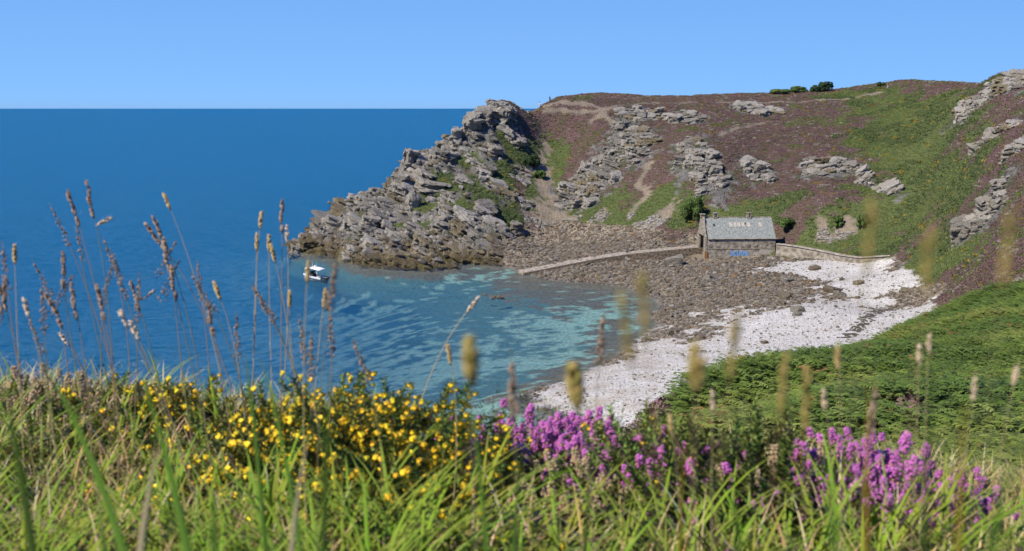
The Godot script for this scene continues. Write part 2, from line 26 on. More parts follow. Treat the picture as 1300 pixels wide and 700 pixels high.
const HEATHERS := [[-0.12, 2.74, 0.15, 0.2, 20, 0, "heather at the left end of the purple bank, next to the gorse"], [-0.02, 2.66, 0.16, 0.22, 30, 0, "heather on the skyline of the bank against the blue water"], [0.1, 2.62, 0.17, 0.22, 34, 0, "thick purple heather below the fat blurred seed head"], [0.2, 2.54, 0.17, 0.22, 36, 0, "densest purple heather at the middle of the bank"], [-0.22, 2.4, 0.11, 0.18, 18, 0, "small heather clump under the gorse bush"], [0.07, 2.48, 0.12, 0.18, 14, 0, "heather behind the small round gorse"], [0.26, 2.36, 0.15, 0.2, 26, 0, "heather at the right shoulder of the bank"], [0.34, 2.26, 0.15, 0.19, 30, 0, "heather spilling down right of the dry seed heads"], [0.27, 2.18, 0.13, 0.18, 22, 0, "heather directly right of the dry seed heads"], [0.42, 2.38, 0.12, 0.2, 18, 0, "heather in front of the dark gorse"], [0.48, 2.16, 0.14, 0.2, 22, 0, "heather right of the gap in the bank"], [0.42, 2.14, 0.12, 0.17, 14, 0, "fading heather below the gap in the bank"], [0.66, 2.32, 0.15, 0.24, 28, 0, "heather at the left of the right hand clump"], [0.75, 2.34, 0.15, 0.26, 34, 0, "tallest heather of the right hand clump"], [0.79, 2.22, 0.15, 0.25, 28, 0, "heather right of the tallest one in the clump"], [0.68, 2.14, 0.13, 0.2, 20, 0, "heather low in the middle of the right hand clump"], [0.83, 2.16, 0.13, 0.22, 18, 0, "heather behind the dark blurred blade"], [0.95, 2.16, 0.11, 0.18, 10, 0, "heather at the far right of the clifftop"], [0.59, 2.2, 0.12, 0.2, 14, 0, "pinkish heather beside the pale dead twigs"], [0.15, 2.44, 0.14, 0.17, 26, 0, "heather in front of the densest purple heather"], [0.4, 2.26, 0.13, 0.17, 22, 0, "heather filling the dip between the two purple banks"], [0.56, 2.3, 0.13, 0.2, 22, 0, "heather just left of the pale dead twigs"], [0.93, 2.28, 0.12, 0.2, 12, 0, "heather right of the dark blurred blade"], [0.02, 2.72, 0.13, 0.17, 22, 0, "heather left of the fat blurred seed head, above the small gorse"], [0.32, 1.92, 0.07, 0.18, 7, 0, "few heather spikes alone in grass at lower right"], [0.12, 1.78, 0.08, 0.18, 7, 0, "few heather spikes at the bottom edge"], [0.32, 1.76, 0.08, 0.18, 6, 0, "last heather spikes near the bottom right"], [0.16, 2.2, 0.15, 0.18, 44, 1, "tall beige dried seed heads in the middle of the foreground"], [0.22, 2.14, 0.13, 0.17, 34, 1, "beige dried seed heads right of the tallest ones"], [0.07, 2.14, 0.13, 0.16, 26, 1, "beige dried seed heads left of the tallest ones"], [-0.12, 2.26, 0.12, 0.12, 12, 1, "sparse dried seed heads left of centre"], [0.58, 2.22, 0.12, 0.24, 20, 1, "pale dead twigs standing left of the right hand heather"], [0.49, 2.1, 0.12, 0.12, 12, 1, "dried seed heads low in the grass at right"], [0.71, 2.1, 0.12, 0.13, 12, 1, "dried seed heads under the right hand heather"], [-1.19, 2.8, 0.16, 0.22, 24, 1, "withered brown seed heads at the left end of the brow"]]
const STALKS := [[-0.973, 2.660, -1.051, 29.810, 2.600, 0, "tallest seeding stalk of the left group with a forked dark head", ""], [-1.002, 2.660, -1.009, 29.831, 2.600, 0, "thin knobbly headed grass stalk before the sea, the 14th plain one from the left", "seeding grass stalks against the sea"], [-1.073, 2.960, -1.225, 29.751, 2.900, 2, "thin plumed grass stalk before the sea, the 9th plain one from the left", "seeding grass stalks against the sea"], [-1.137, 2.460, -1.096, 29.700, 2.400, 1, "thin single headed grass stalk before the sea, the 4th plain one from the left", "seeding grass stalks against the sea"], [-1.006, 2.260, -1.029, 29.736, 2.200, 2, "thin plumed grass stalk before the sea, the 2nd plain one from the left", "seeding grass stalks against the sea"], [-0.953, 2.460, -0.993, 29.689, 2.400, 0, "thin knobbly headed grass stalk before the sea, the 11th plain one from the left", "seeding grass stalks against the sea"], [-1.273, 3.060, -1.325, 29.586, 3.000, 2, "thin plumed grass stalk before the sea, the 6th plain one from the left", "seeding grass stalks against the sea"], [-0.711, 2.360, -0.848, 29.706, 2.300, 2, "drooping plume leaning far left before the sea", ""], [-0.689, 2.760, -0.906, 29.721, 2.700, 0, "thin knobbly headed grass stalk before the sea, the 22nd plain one from the left", "seeding grass stalks against the sea"], [-0.792, 2.760, -0.888, 29.739, 2.700, 0, "thin knobbly headed grass stalk before the sea, the 23rd plain one from the left", "seeding grass stalks against the sea"], [-0.775, 2.960, -0.920, 29.774, 2.900, 1, "long curved stalk with a single dark head bowed to the left", ""], [-0.713, 2.560, -0.803, 29.709, 2.500, 0, "thin knobbly headed grass stalk before the sea, the 24th plain one from the left", "seeding grass stalks against the sea"], [-0.760, 2.560, -0.782, 29.645, 2.500, 0, "thin knobbly headed grass stalk before the sea, the 25th plain one from the left", "seeding grass stalks against the sea"], [-0.650, 2.660, -0.773, 29.612, 2.600, 2, "thin plumed grass stalk before the sea, the 26th plain one from the left", "seeding grass stalks against the sea"], [-0.669, 2.660, -0.714, 29.584, 2.600, 1, "thin single headed grass stalk before the sea, the 29th plain one from the left", "seeding grass stalks against the sea"], [-0.698, 2.860, -0.641, 29.735, 2.800, 1, "thin single headed grass stalk before the sea, the 34th plain one from the left", "seeding grass stalks against the sea"], [-0.641, 2.860, -0.624, 29.676, 2.800, 1, "thin single headed grass stalk before the sea, the 35th plain one from the left", "seeding grass stalks against the sea"], [-0.715, 2.860, -0.655, 29.678, 2.800, 1, "thin single headed grass stalk before the sea, the 33rd plain one from the left", "seeding grass stalks against the sea"], [-0.628, 2.860, -0.587, 29.771, 2.800, 0, "tall upright stalk with a long knobbly head before open sea", ""], [-0.634, 2.860, -0.577, 29.699, 2.800, 3, "thin pale headed grass stalk before the sea, the 37th plain one from the left", "seeding grass stalks against the sea"], [-0.562, 2.760, -0.597, 29.662, 2.700, 1, "thin single headed grass stalk before the sea, the 36th plain one from the left", "seeding grass stalks against the sea"], [-0.340, 1.760, -0.318, 29.765, 1.700, 1, "bent seeding stalk whose head just touches the boat", ""], [-0.459, 2.360, -0.396, 29.618, 2.300, 1, "thin single headed grass stalk before the sea, the 41st plain one from the left", "seeding grass stalks against the sea"], [-0.289, 1.560, -0.241, 29.802, 1.500, 2, "thin plumed grass stalk before the sea, the 43rd plain one from the left", "seeding grass stalks against the sea"], [-0.402, 2.260, -0.369, 29.599, 2.200, 2, "thin plumed grass stalk before the sea, the 42nd plain one from the left", "seeding grass stalks against the sea"], [-0.583, 2.460, -0.613, 29.554, 2.400, 2, "thin plumed grass stalk before the sea, the 30th plain one from the left", "seeding grass stalks against the sea"], [-0.857, 3.060, -0.869, 29.586, 3.000, 2, "thin plumed grass stalk before the sea, the 27th plain one from the left", "seeding grass stalks against the sea"], [-0.894, 2.460, -0.825, 29.642, 2.400, 2, "thin plumed grass stalk before the sea, the 21st plain one from the left", "seeding grass stalks against the sea"], [-0.859, 2.260, -0.847, 29.648, 2.200, 0, "thin knobbly headed grass stalk before the sea, the 15th plain one from the left", "seeding grass stalks against the sea"], [-0.880, 2.060, -0.903, 29.653, 2.000, 3, "pale head lying nearly flat at the left edge", ""], [-0.622, 2.160, -0.744, 29.589, 2.100, 3, "thin pale headed grass stalk before the sea, the 20th plain one from the left", "seeding grass stalks against the sea"], [-0.593, 2.060, -0.729, 29.632, 2.000, 3, "thin pale headed grass stalk before the sea, the 18th plain one from the left", "seeding grass stalks against the sea"], [-0.606, 2.360, -0.650, 29.598, 2.300, 0, "thin knobbly headed grass stalk before the sea, the 28th plain one from the left", "seeding grass stalks against the sea"], [-0.434, 2.360, -0.453, 29.564, 2.300, 2, "thin plumed grass stalk before the sea, the 39th plain one from the left", "seeding grass stalks against the sea"], [-0.374, 2.260, -0.410, 29.550, 2.200, 2, "thin plumed grass stalk before the sea, the 40th plain one from the left", "seeding grass stalks against the sea"], [-0.265, 2.060, -0.300, 29.583, 2.000, 2, "thin plumed grass stalk before the sea, the 44th plain one from the left", "seeding grass stalks against the sea"], [-1.102, 3.060, -1.126, 29.651, 3.000, 2, "thin plumed grass stalk before the sea, the 16th plain one from the left", "seeding grass stalks against the sea"], [-1.133, 3.060, -1.197, 29.695, 3.000, 2, "thin plumed grass stalk before the sea, the 13th plain one from the left", "seeding grass stalks against the sea"], [-1.006, 2.060, -0.932, 29.694, 2.000, 0, "thin knobbly headed grass stalk before the sea, the 3rd plain one from the left", "seeding grass stalks against the sea"], [-1.031, 2.360, -0.999, 29.632, 2.300, 2, "thin plumed grass stalk before the sea, the 7th plain one from the left", "seeding grass stalks against the sea"], [-0.258, 2.560, -0.078, 29.566, 2.500, 3, "straw stalk slanting right over the cove with a pale head", ""], [-0.005, 0.680, -0.024, 29.874, 0.620, 1, "fat blurred golden head hanging over the cove", ""], [-0.131, 2.060, -0.120, 29.564, 2.000, 1, "upright brown stalk at the edge of the purple bank", ""], [0.014, 1.060, -0.001, 29.780, 1.000, 2, "dark blurred stalk over the shallow water", ""], [0.060, 0.810, 0.042, 29.825, 0.750, 1, "fat blurred seed head before the edge of the beach", ""], [0.091, 1.460, 0.120, 29.747, 1.400, 2, "greenish plume leaning right over the shallows", ""], [0.077, 0.480, 0.049, 29.948, 0.420, 2, "big blurred olive plume crossing the slipway", ""], [0.077, 0.480, 0.041, 29.939, 0.420, 2, "left fork of the big blurred plume", ""], [0.125, 0.560, 0.105, 29.916, 0.500, 2, "thin plumed grass stalk before the beach, the 3rd plain one from the left", "grass stalks before the beach"], [0.125, 0.610, 0.095, 29.887, 0.550, 1, "dark blurred stalk before the white shingle", ""], [0.171, 0.660, 0.154, 29.873, 0.600, 2, "thin plumed grass stalk before the beach, the 4th plain one from the left", "grass stalks before the beach"], [0.212, 0.760, 0.193, 29.838, 0.700, 2, "thin plumed grass stalk before the beach, the 5th plain one from the left", "grass stalks before the beach"], [0.324, 1.060, 0.302, 29.788, 1.000, 1, "thin single headed grass stalk before the beach, the 7th plain one from the left", "grass stalks before the beach"], [0.487, 1.260, 0.465, 29.759, 1.200, 3, "pale straw stalk standing straight before the bracken", ""], [0.519, 1.360, 0.493, 29.722, 1.300, 3, "shorter pale straw stalk beside the straight one", ""], [0.514, 1.160, 0.520, 29.746, 1.100, 3, "straw stalk leaning right at the right edge", ""], [0.450, 1.060, 0.434, 29.758, 1.000, 3, "straw stalk left of the leaning one before bracken", ""], [0.158, 0.460, 0.132, 29.978, 0.400, 2, "blurred dark green plume before the valley", ""], [0.171, 0.440, 0.146, 29.971, 0.380, 2, "tall blurred plume before the green valley", ""], [0.195, 0.420, 0.165, 29.978, 0.360, 2, "blurred plume at the right edge before the heather", ""], [0.424, 1.260, 0.411, 29.700, 1.200, 2, "thin plumed grass stalk before the beach, the 8th plain one from the left", "grass stalks before the beach"], [0.398, 1.360, 0.378, 29.666, 1.300, 3, "thin pale headed grass stalk before the beach, the 6th plain one from the left", "grass stalks before the beach"], [0.274, 1.360, 0.244, 29.666, 1.300, 3, "thin pale headed grass stalk before the beach, the 2nd plain one from the left", "grass stalks before the beach"], [0.181, 1.260, 0.177, 29.664, 1.200, 1, "thin single headed grass stalk before the beach, the 1st plain one from the left", "grass stalks before the beach"], [-0.789, 2.246, -0.945, 29.634, 2.186, 0, "thin knobbly headed grass stalk before the sea, the 8th plain one from the left", "seeding grass stalks against the sea"], [-1.467, 3.248, -1.509, 29.492, 3.188, 0, "thin knobbly headed grass stalk before the sea, the 1st plain one from the left", "seeding grass stalks against the sea"], [-0.908, 2.267, -0.901, 29.650, 2.207, 0, "thin knobbly headed grass stalk before the sea, the 12th plain one from the left", "seeding grass stalks against the sea"], [-1.083, 2.829, -1.017, 29.612, 2.769, 2, "thin plumed grass stalk before the sea, the 17th plain one from the left", "seeding grass stalks against the sea"], [-0.520, 2.812, -0.665, 29.557, 2.752, 2, "thin plumed grass stalk before the sea, the 31st plain one from the left", "seeding grass stalks against the sea"], [-1.148, 2.667, -1.172, 29.511, 2.607, 2, "thin plumed grass stalk before the sea, the 5th plain one from the left", "seeding grass stalks against the sea"], [-1.172, 3.041, -1.251, 29.380, 2.981, 3, "thin pale headed grass stalk before the sea, the 10th plain one from the left", "seeding grass stalks against the sea"], [-0.529, 2.906, -0.685, 29.546, 2.846, 2, "thin plumed grass stalk before the sea, the 32nd plain one from the left", "seeding grass stalks against the sea"], [-0.532, 2.779, -0.559, 29.542, 2.719, 1, "thin single headed grass stalk before the sea, the 38th plain one from the left", "seeding grass stalks against the sea"], [-0.974, 3.017, -1.043, 29.535, 2.957, 0, "thin knobbly headed grass stalk before the sea, the 19th plain one from the left", "seeding grass stalks against the sea"]]
const BLADES := [[0.176, 0.440, 0.165, 29.911, 0.420, 0.0035, 1, "dark blurred blade standing upright at the right"], [0.172, 0.470, 0.134, 29.855, 0.450, 0.0050, 0, "broad green blade arching left at the lower right"], [0.208, 0.520, 0.236, 29.837, 0.500, 0.0040, 0, "green blade leaning right at the lower right corner"], [0.229, 0.520, 0.212, 29.862, 0.500, 0.0035, 2, "ochre blade tip blurred before the bracken"], [0.219, 0.620, 0.200, 29.846, 0.600, 0.0030, 2, "ochre leaf tip left of the straw stalks"], [-0.303, 1.320, -0.324, 29.705, 1.300, 0.0030, 0, "bright green blade rising over the brow before the sea"], [-0.221, 1.220, -0.282, 29.723, 1.200, 0.0030, 0, "green blade bowing left in front of the big gorse"], [-0.277, 0.920, -0.390, 29.782, 0.900, 0.0050, 0, "long green blade sweeping left across the lower left"], [-0.229, 0.870, -0.294, 29.788, 0.850, 0.0050, 0, "broad green blade bending over in the lower left"], [-0.358, 0.820, -0.380, 29.794, 0.800, 0.0050, 1, "dark blade at the left edge"], [-0.212, 0.720, -0.198, 29.761, 0.700, 0.0050, 0, "upright broad blade in the grass at lower left"], [-0.284, 0.770, -0.297, 29.738, 0.750, 0.0040, 0, "green blade right of the left corner"], [-0.008, 1.120, 0.008, 29.633, 1.100, 0.0035, 0, "green blade in front of the dry seed heads"], [-0.008, 1.020, -0.037, 29.720, 1.000, 0.0030, 0, "thin green blade left of the purple bank"], [0.161, 1.020, 0.163, 29.689, 1.000, 0.0030, 2, "ochre blade before the dark gorse"], [0.049, 0.920, 0.070, 29.720, 0.900, 0.0030, 1, "dark blade crossing the dry seed heads"], [0.193, 0.720, 0.190, 29.712, 0.700, 0.0040, 3, "straw blade at the lower right"], [0.163, 0.620, 0.125, 29.795, 0.600, 0.0040, 1, "dark blade arching over the lower right grass"], [-0.154, 0.770, -0.127, 29.818, 0.750, 0.0035, 1, "blurred dark blade before the big gorse"], [-0.367, 0.920, -0.301, 29.714, 0.900, 0.0040, 3, "dead straw blade lying across the lower left"], [-0.246, 1.020, -0.193, 29.689, 1.000, 0.0030, 3, "pale straw blade below the bright gorse"]]
const SLIPWAY := [Vector3(36.27, 4.1, -204.79), Vector3(28.04, 3.45, -204.05), Vector3(22.15, 2.85, -204.08), Vector3(16.14, 2.15, -202.67), Vector3(10.19, 1.3, -200.84), Vector3(5.78, 0.65, -199.26), Vector3(2.3, 0.2, -197.88)]
const SEAWALL := [Vector3(48.07, 5.53, -198), Vector3(50.74, 5.48, -195), Vector3(53.73, 5.28, -190.5), Vector3(55.71, 5.19, -185.5), Vector3(57.65, 5.33, -181), Vector3(61.83, 6.06, -178)]
const BOAT := Vector3(-34.64, 0, -190.83)
var PEOPLE := [[6.91, 278.5, 2.0, Color(0.5, 0.47, 0.42), Color(0.35, 0.31, 0.25), "person in pale clothes standing on the skyline by the headland"], [9.51, 279.5, 0.8, Color(0.03, 0.09, 0.11), Color(0.03, 0.04, 0.06), "person in dark teal clothes on the skyline path"], [102.27, 303, -1.2, Color(0.25, 0.24, 0.24), Color(0.1, 0.1, 0.11), "person in grey walking at the right end of the hilltop path"]]
const WHITE_STONES := [[4.08, 273.5, 0.55, 0.6, "whitest boulder on the saddle right of the headland peak"], [2.31, 271.5, 0.35, 0.45, "small cream boulder left of the white boulder on the saddle"]]

# ---------------------------------------------------------------- helpers
func numbered(called: String) -> String:
	var n: int = names.get(called, -1) + 1
	names[called] = n
	return called if n == 0 else "%s_%03d" % [called, n]

func tag(o: Node, label: String, category: String, group := "") -> Node:
	o.set_meta("label", label)
	o.set_meta("category", category)
	if group != "":
		o.set_meta("group", group)
	return o

func thing(called: String, at: Vector3, label: String, category: String, group := "", turn := 0.0) -> Node3D:
	var o := Node3D.new()
	o.name = numbered(called)
	add_child(o, true)
	o.position = at
	o.rotation.y = turn
	tag(o, label, category, group)
	return o

func put(called: String, mesh: Mesh, mat: Material, parent: Node = null, at := Transform3D()) -> MeshInstance3D:
	var o := MeshInstance3D.new()
	o.name = numbered(called) if parent == null else called
	o.mesh = mesh
	if mat:
		o.material_override = mat
	(self if parent == null else parent).add_child(o, true)
	o.transform = at
	return o

func structure(o: Node) -> Node:
	o.set_meta("kind", "structure")
	return o

func stuff(o: Node) -> Node:
	o.set_meta("kind", "stuff")
	return o

func many(called: String, mesh: Mesh, mat: Material, places: Array, colors: Array, parent: Node = null) -> MultiMeshInstance3D:
	var mm := MultiMesh.new()
	mm.transform_format = MultiMesh.TRANSFORM_3D
	mm.use_colors = colors.size() > 0
	mm.mesh = mesh
	mm.instance_count = places.size()
	for i in places.size():
		mm.set_instance_transform(i, places[i])
		if colors.size() > 0:
			mm.set_instance_color(i, colors[i])
	var o := MultiMeshInstance3D.new()
	o.name = numbered(called) if parent == null else called
	o.multimesh = mm
	o.material_override = mat
	(self if parent == null else parent).add_child(o, true)
	return o

func arrays_mesh(v: PackedVector3Array, n: PackedVector3Array, c: PackedColorArray, idx: PackedInt32Array, uv := PackedVector2Array()) -> ArrayMesh:
	var a := []
	a.resize(Mesh.ARRAY_MAX)
	a[Mesh.ARRAY_VERTEX] = v
	a[Mesh.ARRAY_NORMAL] = n
	if c.size() > 0:
		a[Mesh.ARRAY_COLOR] = c
	if uv.size() > 0:
		a[Mesh.ARRAY_TEX_UV] = uv
	if idx.size() > 0:
		a[Mesh.ARRAY_INDEX] = idx
	var m := ArrayMesh.new()
	m.add_surface_from_arrays(Mesh.PRIMITIVE_TRIANGLES, a)
	return m

func rnd(a: float, b: float) -> float:
	return rng.randf_range(a, b)

func noise(freq: float, sd: int, oct := 3, kind := FastNoiseLite.TYPE_SIMPLEX_SMOOTH, frac := FastNoiseLite.FRACTAL_FBM) -> FastNoiseLite:
	var n := FastNoiseLite.new()
	n.seed = sd
	n.noise_type = kind
	n.frequency = freq
	n.fractal_type = frac
	n.fractal_octaves = oct
	return n

func noise_tex(n: FastNoiseLite, size: int, lo: Color, hi: Color, mid := Color(0, 0, 0, 0)) -> NoiseTexture2D:
	var t := NoiseTexture2D.new()
	t.width = size
	t.height = size
	t.seamless = true
	t.noise = n
	var g := Gradient.new()
	g.set_color(0, lo)
	g.set_color(1, hi)
	if mid.a > 0.0:
		g.add_point(0.5, mid)
	t.color_ramp = g
	return t

func flat_mat(c: Color, rough := 0.9) -> StandardMaterial3D:
	var m := StandardMaterial3D.new()
	m.albedo_color = c.linear_to_srgb()
	m.roughness = rough
	m.metallic_specular = 0.3
	return m

func tinted(m: StandardMaterial3D) -> StandardMaterial3D:
	m.vertex_color_use_as_albedo = true
	return m

func grained(m: StandardMaterial3D, tex: Texture2D, metres: float, bump: Texture2D = null, depth := 0.0, world := true) -> StandardMaterial3D:
	m.albedo_texture = tex
	m.uv1_triplanar = true
	m.uv1_world_triplanar = world
	m.uv1_scale = Vector3.ONE / metres
	if bump:
		m.heightmap_enabled = true
		m.heightmap_texture = bump
		m.heightmap_scale = depth * 100.0
	return m

# ---------------------------------------------------------------- the lie of the land
var weights := PackedFloat64Array()
var coarse := PackedFloat32Array()
var fine := PackedFloat32Array()
const CX0 := -104.0
const CD0 := -20.0
const CN := 90
const CM := 118
const CS := 4.0
const FX0 := -13.0
const FD0 := -5.0
const FN := 105
const FM := 77
const FS := 0.25
var n_broad := noise(0.035, 3, 3)
var n_mid := noise(0.13, 5, 3)
var n_fine := noise(0.55, 7, 2)
var n_crag := noise(0.11, 11, 4, FastNoiseLite.TYPE_SIMPLEX_SMOOTH, FastNoiseLite.FRACTAL_RIDGED)
var n_patch := noise(0.06, 17, 4)
var n_spot := noise(0.25, 23, 2)

func solve_land() -> void:
	# thin-plate spline through the surveyed heights
	var n := LAND.size()
	var m := n + 3
	var rows := []
	for i in n:
		var r := PackedFloat64Array()
		r.resize(m + 1)
		var p: Vector3 = LAND[i]
		for j in n:
			var q: Vector3 = LAND[j]
			var r2 := ((p.x - q.x) * (p.x - q.x) + (p.z - q.z) * (p.z - q.z)) * 1e-4
			r[j] = r2 * log(r2 + 1e-12) if i != j else 1e-5
		r[n] = 1.0
		r[n + 1] = p.x * 0.01
		r[n + 2] = p.z * 0.01
		r[m] = p.y
		rows.append(r)
	for k in 3:
		var r := PackedFloat64Array()
		r.resize(m + 1)
		for j in n:
			var q: Vector3 = LAND[j]
			r[j] = [1.0, q.x * 0.01, q.z * 0.01][k]
		rows.append(r)
	for i in m:
		var best := i
		for k in range(i + 1, m):
			if absf(rows[k][i]) > absf(rows[best][i]):
				best = k
		var swap: PackedFloat64Array = rows[i]
		rows[i] = rows[best]
		rows[best] = swap
		var a: PackedFloat64Array = rows[i]
		var inv := 1.0 / a[i]
		for k in range(i + 1, m):
			var b: PackedFloat64Array = rows[k]
			var f := b[i] * inv
			if f != 0.0:
				for j in range(i, m + 1):
					b[j] -= f * a[j]
				rows[k] = b
	weights.resize(m)
	for i in range(m - 1, -1, -1):
		var a: PackedFloat64Array = rows[i]
		var s := a[m]
		for j in range(i + 1, m):
			s -= a[j] * weights[j]
		weights[i] = s / a[i]

func spline(x: float, d: float) -> float:
	var n := LAND.size()
	var s := weights[n] + weights[n + 1] * x * 0.01 + weights[n + 2] * d * 0.01
	for i in n:
		var p := LAND[i]
		var a := p.x - x
		var b := p.z - d
		var r2 := (a * a + b * b) * 1e-4
		s += weights[i] * r2 * log(r2 + 1e-12)
	return s

func survey() -> void:
	solve_land()
	coarse.resize(CN * CM)
	for j in CM:
		for i in CN:
			coarse[j * CN + i] = spline(CX0 + i * CS, CD0 + j * CS)
	fine.resize(FN * FM)
	for j in FM:
		for i in FN:
			fine[j * FN + i] = spline(FX0 + i * FS, FD0 + j * FS)

func hbase(x: float, d: float) -> float:
	if x > FX0 + 0.3 and x < -FX0 - 0.3 and d > FD0 + 0.3 and d < 13.5:
		var u := (x - FX0) / FS
		var v := (d - FD0) / FS
		var i := int(u)
		var j := int(v)
		u -= i
		v -= j
		var k := j * FN + i
		return lerpf(lerpf(fine[k], fine[k + 1], u), lerpf(fine[k + FN], fine[k + FN + 1], u), v)
	var u := clampf((x - CX0) / CS, 1.0, CN - 2.01)
	var v := clampf((d - CD0) / CS, 1.0, CM - 2.01)
	var i := int(u)
	var j := int(v)
	u -= i
	v -= j
	var k := (j - 1) * CN + i - 1
	var a := cubic_interpolate(coarse[k + 1], coarse[k + 2], coarse[k], coarse[k + 3], u)
	k += CN
	var b := cubic_interpolate(coarse[k + 1], coarse[k + 2], coarse[k], coarse[k + 3], u)
	k += CN
	var c := cubic_interpolate(coarse[k + 1], coarse[k + 2], coarse[k], coarse[k + 3], u)
	k += CN
	var e := cubic_interpolate(coarse[k + 1], coarse[k + 2], coarse[k], coarse[k + 3], u)
	return cubic_interpolate(b, c, a, e, v)

func field(list: Array, x: float, d: float, rough: float) -> float:
	# above 0 inside one of the patches [x, d, rx, rd]
	var s := -1.0
	for b in list:
		var p: float = (x - b[0]) / b[2]
		var q: float = (d - b[1]) / b[3]
		s = maxf(s, 1.0 - sqrt(p * p + q * q))
	if s > -0.9:
		s += rough * n_mid.get_noise_2d(x, d) + 0.5 * rough * n_fine.get_noise_2d(x, d)
	return s

func on_path(x: float, d: float) -> float:
	var best := 99.0
	var p := Vector2(x + 1.2 * n_mid.get_noise_2d(d, x), d + 1.2 * n_mid.get_noise_2d(x + 90.0, d))
	for line in PATHS:
		for i in range(1, line.size()):
			var q := Geometry2D.get_closest_point_to_segment(p, line[i - 1], line[i])
			best = minf(best, p.distance_to(q))
	return best

# ground classes
enum {SEABED, FORESHORE, SHINGLE, ROCK, HEATHER, GREEN, BRACKEN, SOIL, TURF}

func ground(x: float, d: float) -> int:
	var y := hbase(x, d)
	if d < 14.0 and absf(x) < 14.0:
		return TURF
	if y < -0.15:
		return SEABED
	if field(LEDGES, x, d, 0.9) > 0.0:
		return GREEN
	if field(ROCKS, x, d, 0.55) > 0.0:
		return ROCK
	var behind: bool = x > 47.5 and x < 64.0 and d > 198.0 - (x - 47.5) * 1.5 + 0.6
	if y < 5.6 and d > 72.0 and x > -2.0 and not behind and field(SHORE, x, d, 0.15) > 0.0:
		if field(WHITE, x, d, 0.5) > 0.0:
			return SHINGLE
		return FORESHORE
	if d > 100.0 and x < 30.0 and (y < 2.2 or (d > 195.0 and ((x < -8.0 and y < 13.0) or (x < -13.0 and y < 27.0)))):
		return ROCK
	if field(BRACKENS, x, d, 0.25) > 0.0:
		return BRACKEN
	if on_path(x, d) < 0.75:
		return SOIL
	if field(SOILS, x, d, 0.8) > 0.0:
		return SOIL
	if field(GREENS, x, d, 0.7) > 0.0:
		return GREEN
	return HEATHER

func relief(x: float, d: float, g: int) -> float:
	match g:
		ROCK:
			var s := n_crag.get_noise_3d(x * 0.8 + d * 0.25, d * 1.3 - x * 0.5, 0.0)
			var k := 1.0 if x > 6.0 or d < 200.0 else 2.2
			var big := 0.0
			if k > 2.0:
				# beds that dip to the right make ledges; gullies part the crags
				var t := (hbase(x, d) + 0.55 * x + 0.2 * d + 2.0 * n_mid.get_noise_2d(x, d)) / 2.6
				t -= floorf(t)
				big = 1.5 * (smoothstep(0.0, 0.22, t) - t) - 0.8 + 2.2 * n_patch.get_noise_2d(x * 1.5, d * 1.5)
			return k * (0.6 * s + 0.5 * n_mid.get_noise_2d(x * 2.0, d * 2.0) - 0.3) + big
		SEABED:
			return minf(0.25 * n_mid.get_noise_2d(x, d), -0.14 - hbase(x, d))
		FORESHORE:
			return 0.28 * n_mid.get_noise_2d(x * 2.2, d * 2.2) + 0.1 * n_fine.get_noise_2d(x, d)
		SHINGLE:
			return 0.06 * n_fine.get_noise_2d(x * 0.5, d * 0.5)
		TURF:
			return 0.07 * n_fine.get_noise_2d(x * 1.3, d * 1.3) - 0.02
	return 0.45 * n_mid.get_noise_2d(x * 1.2, d * 1.2) + 0.18 * n_fine.get_noise_2d(x, d)

func hgt(x: float, d: float) -> float:
	return hbase(x, d) + relief(x, d, ground(x, d))

func at(x: float, d: float, lift := 0.0) -> Vector3:
	return Vector3(x, hgt(x, d) + lift, -d)

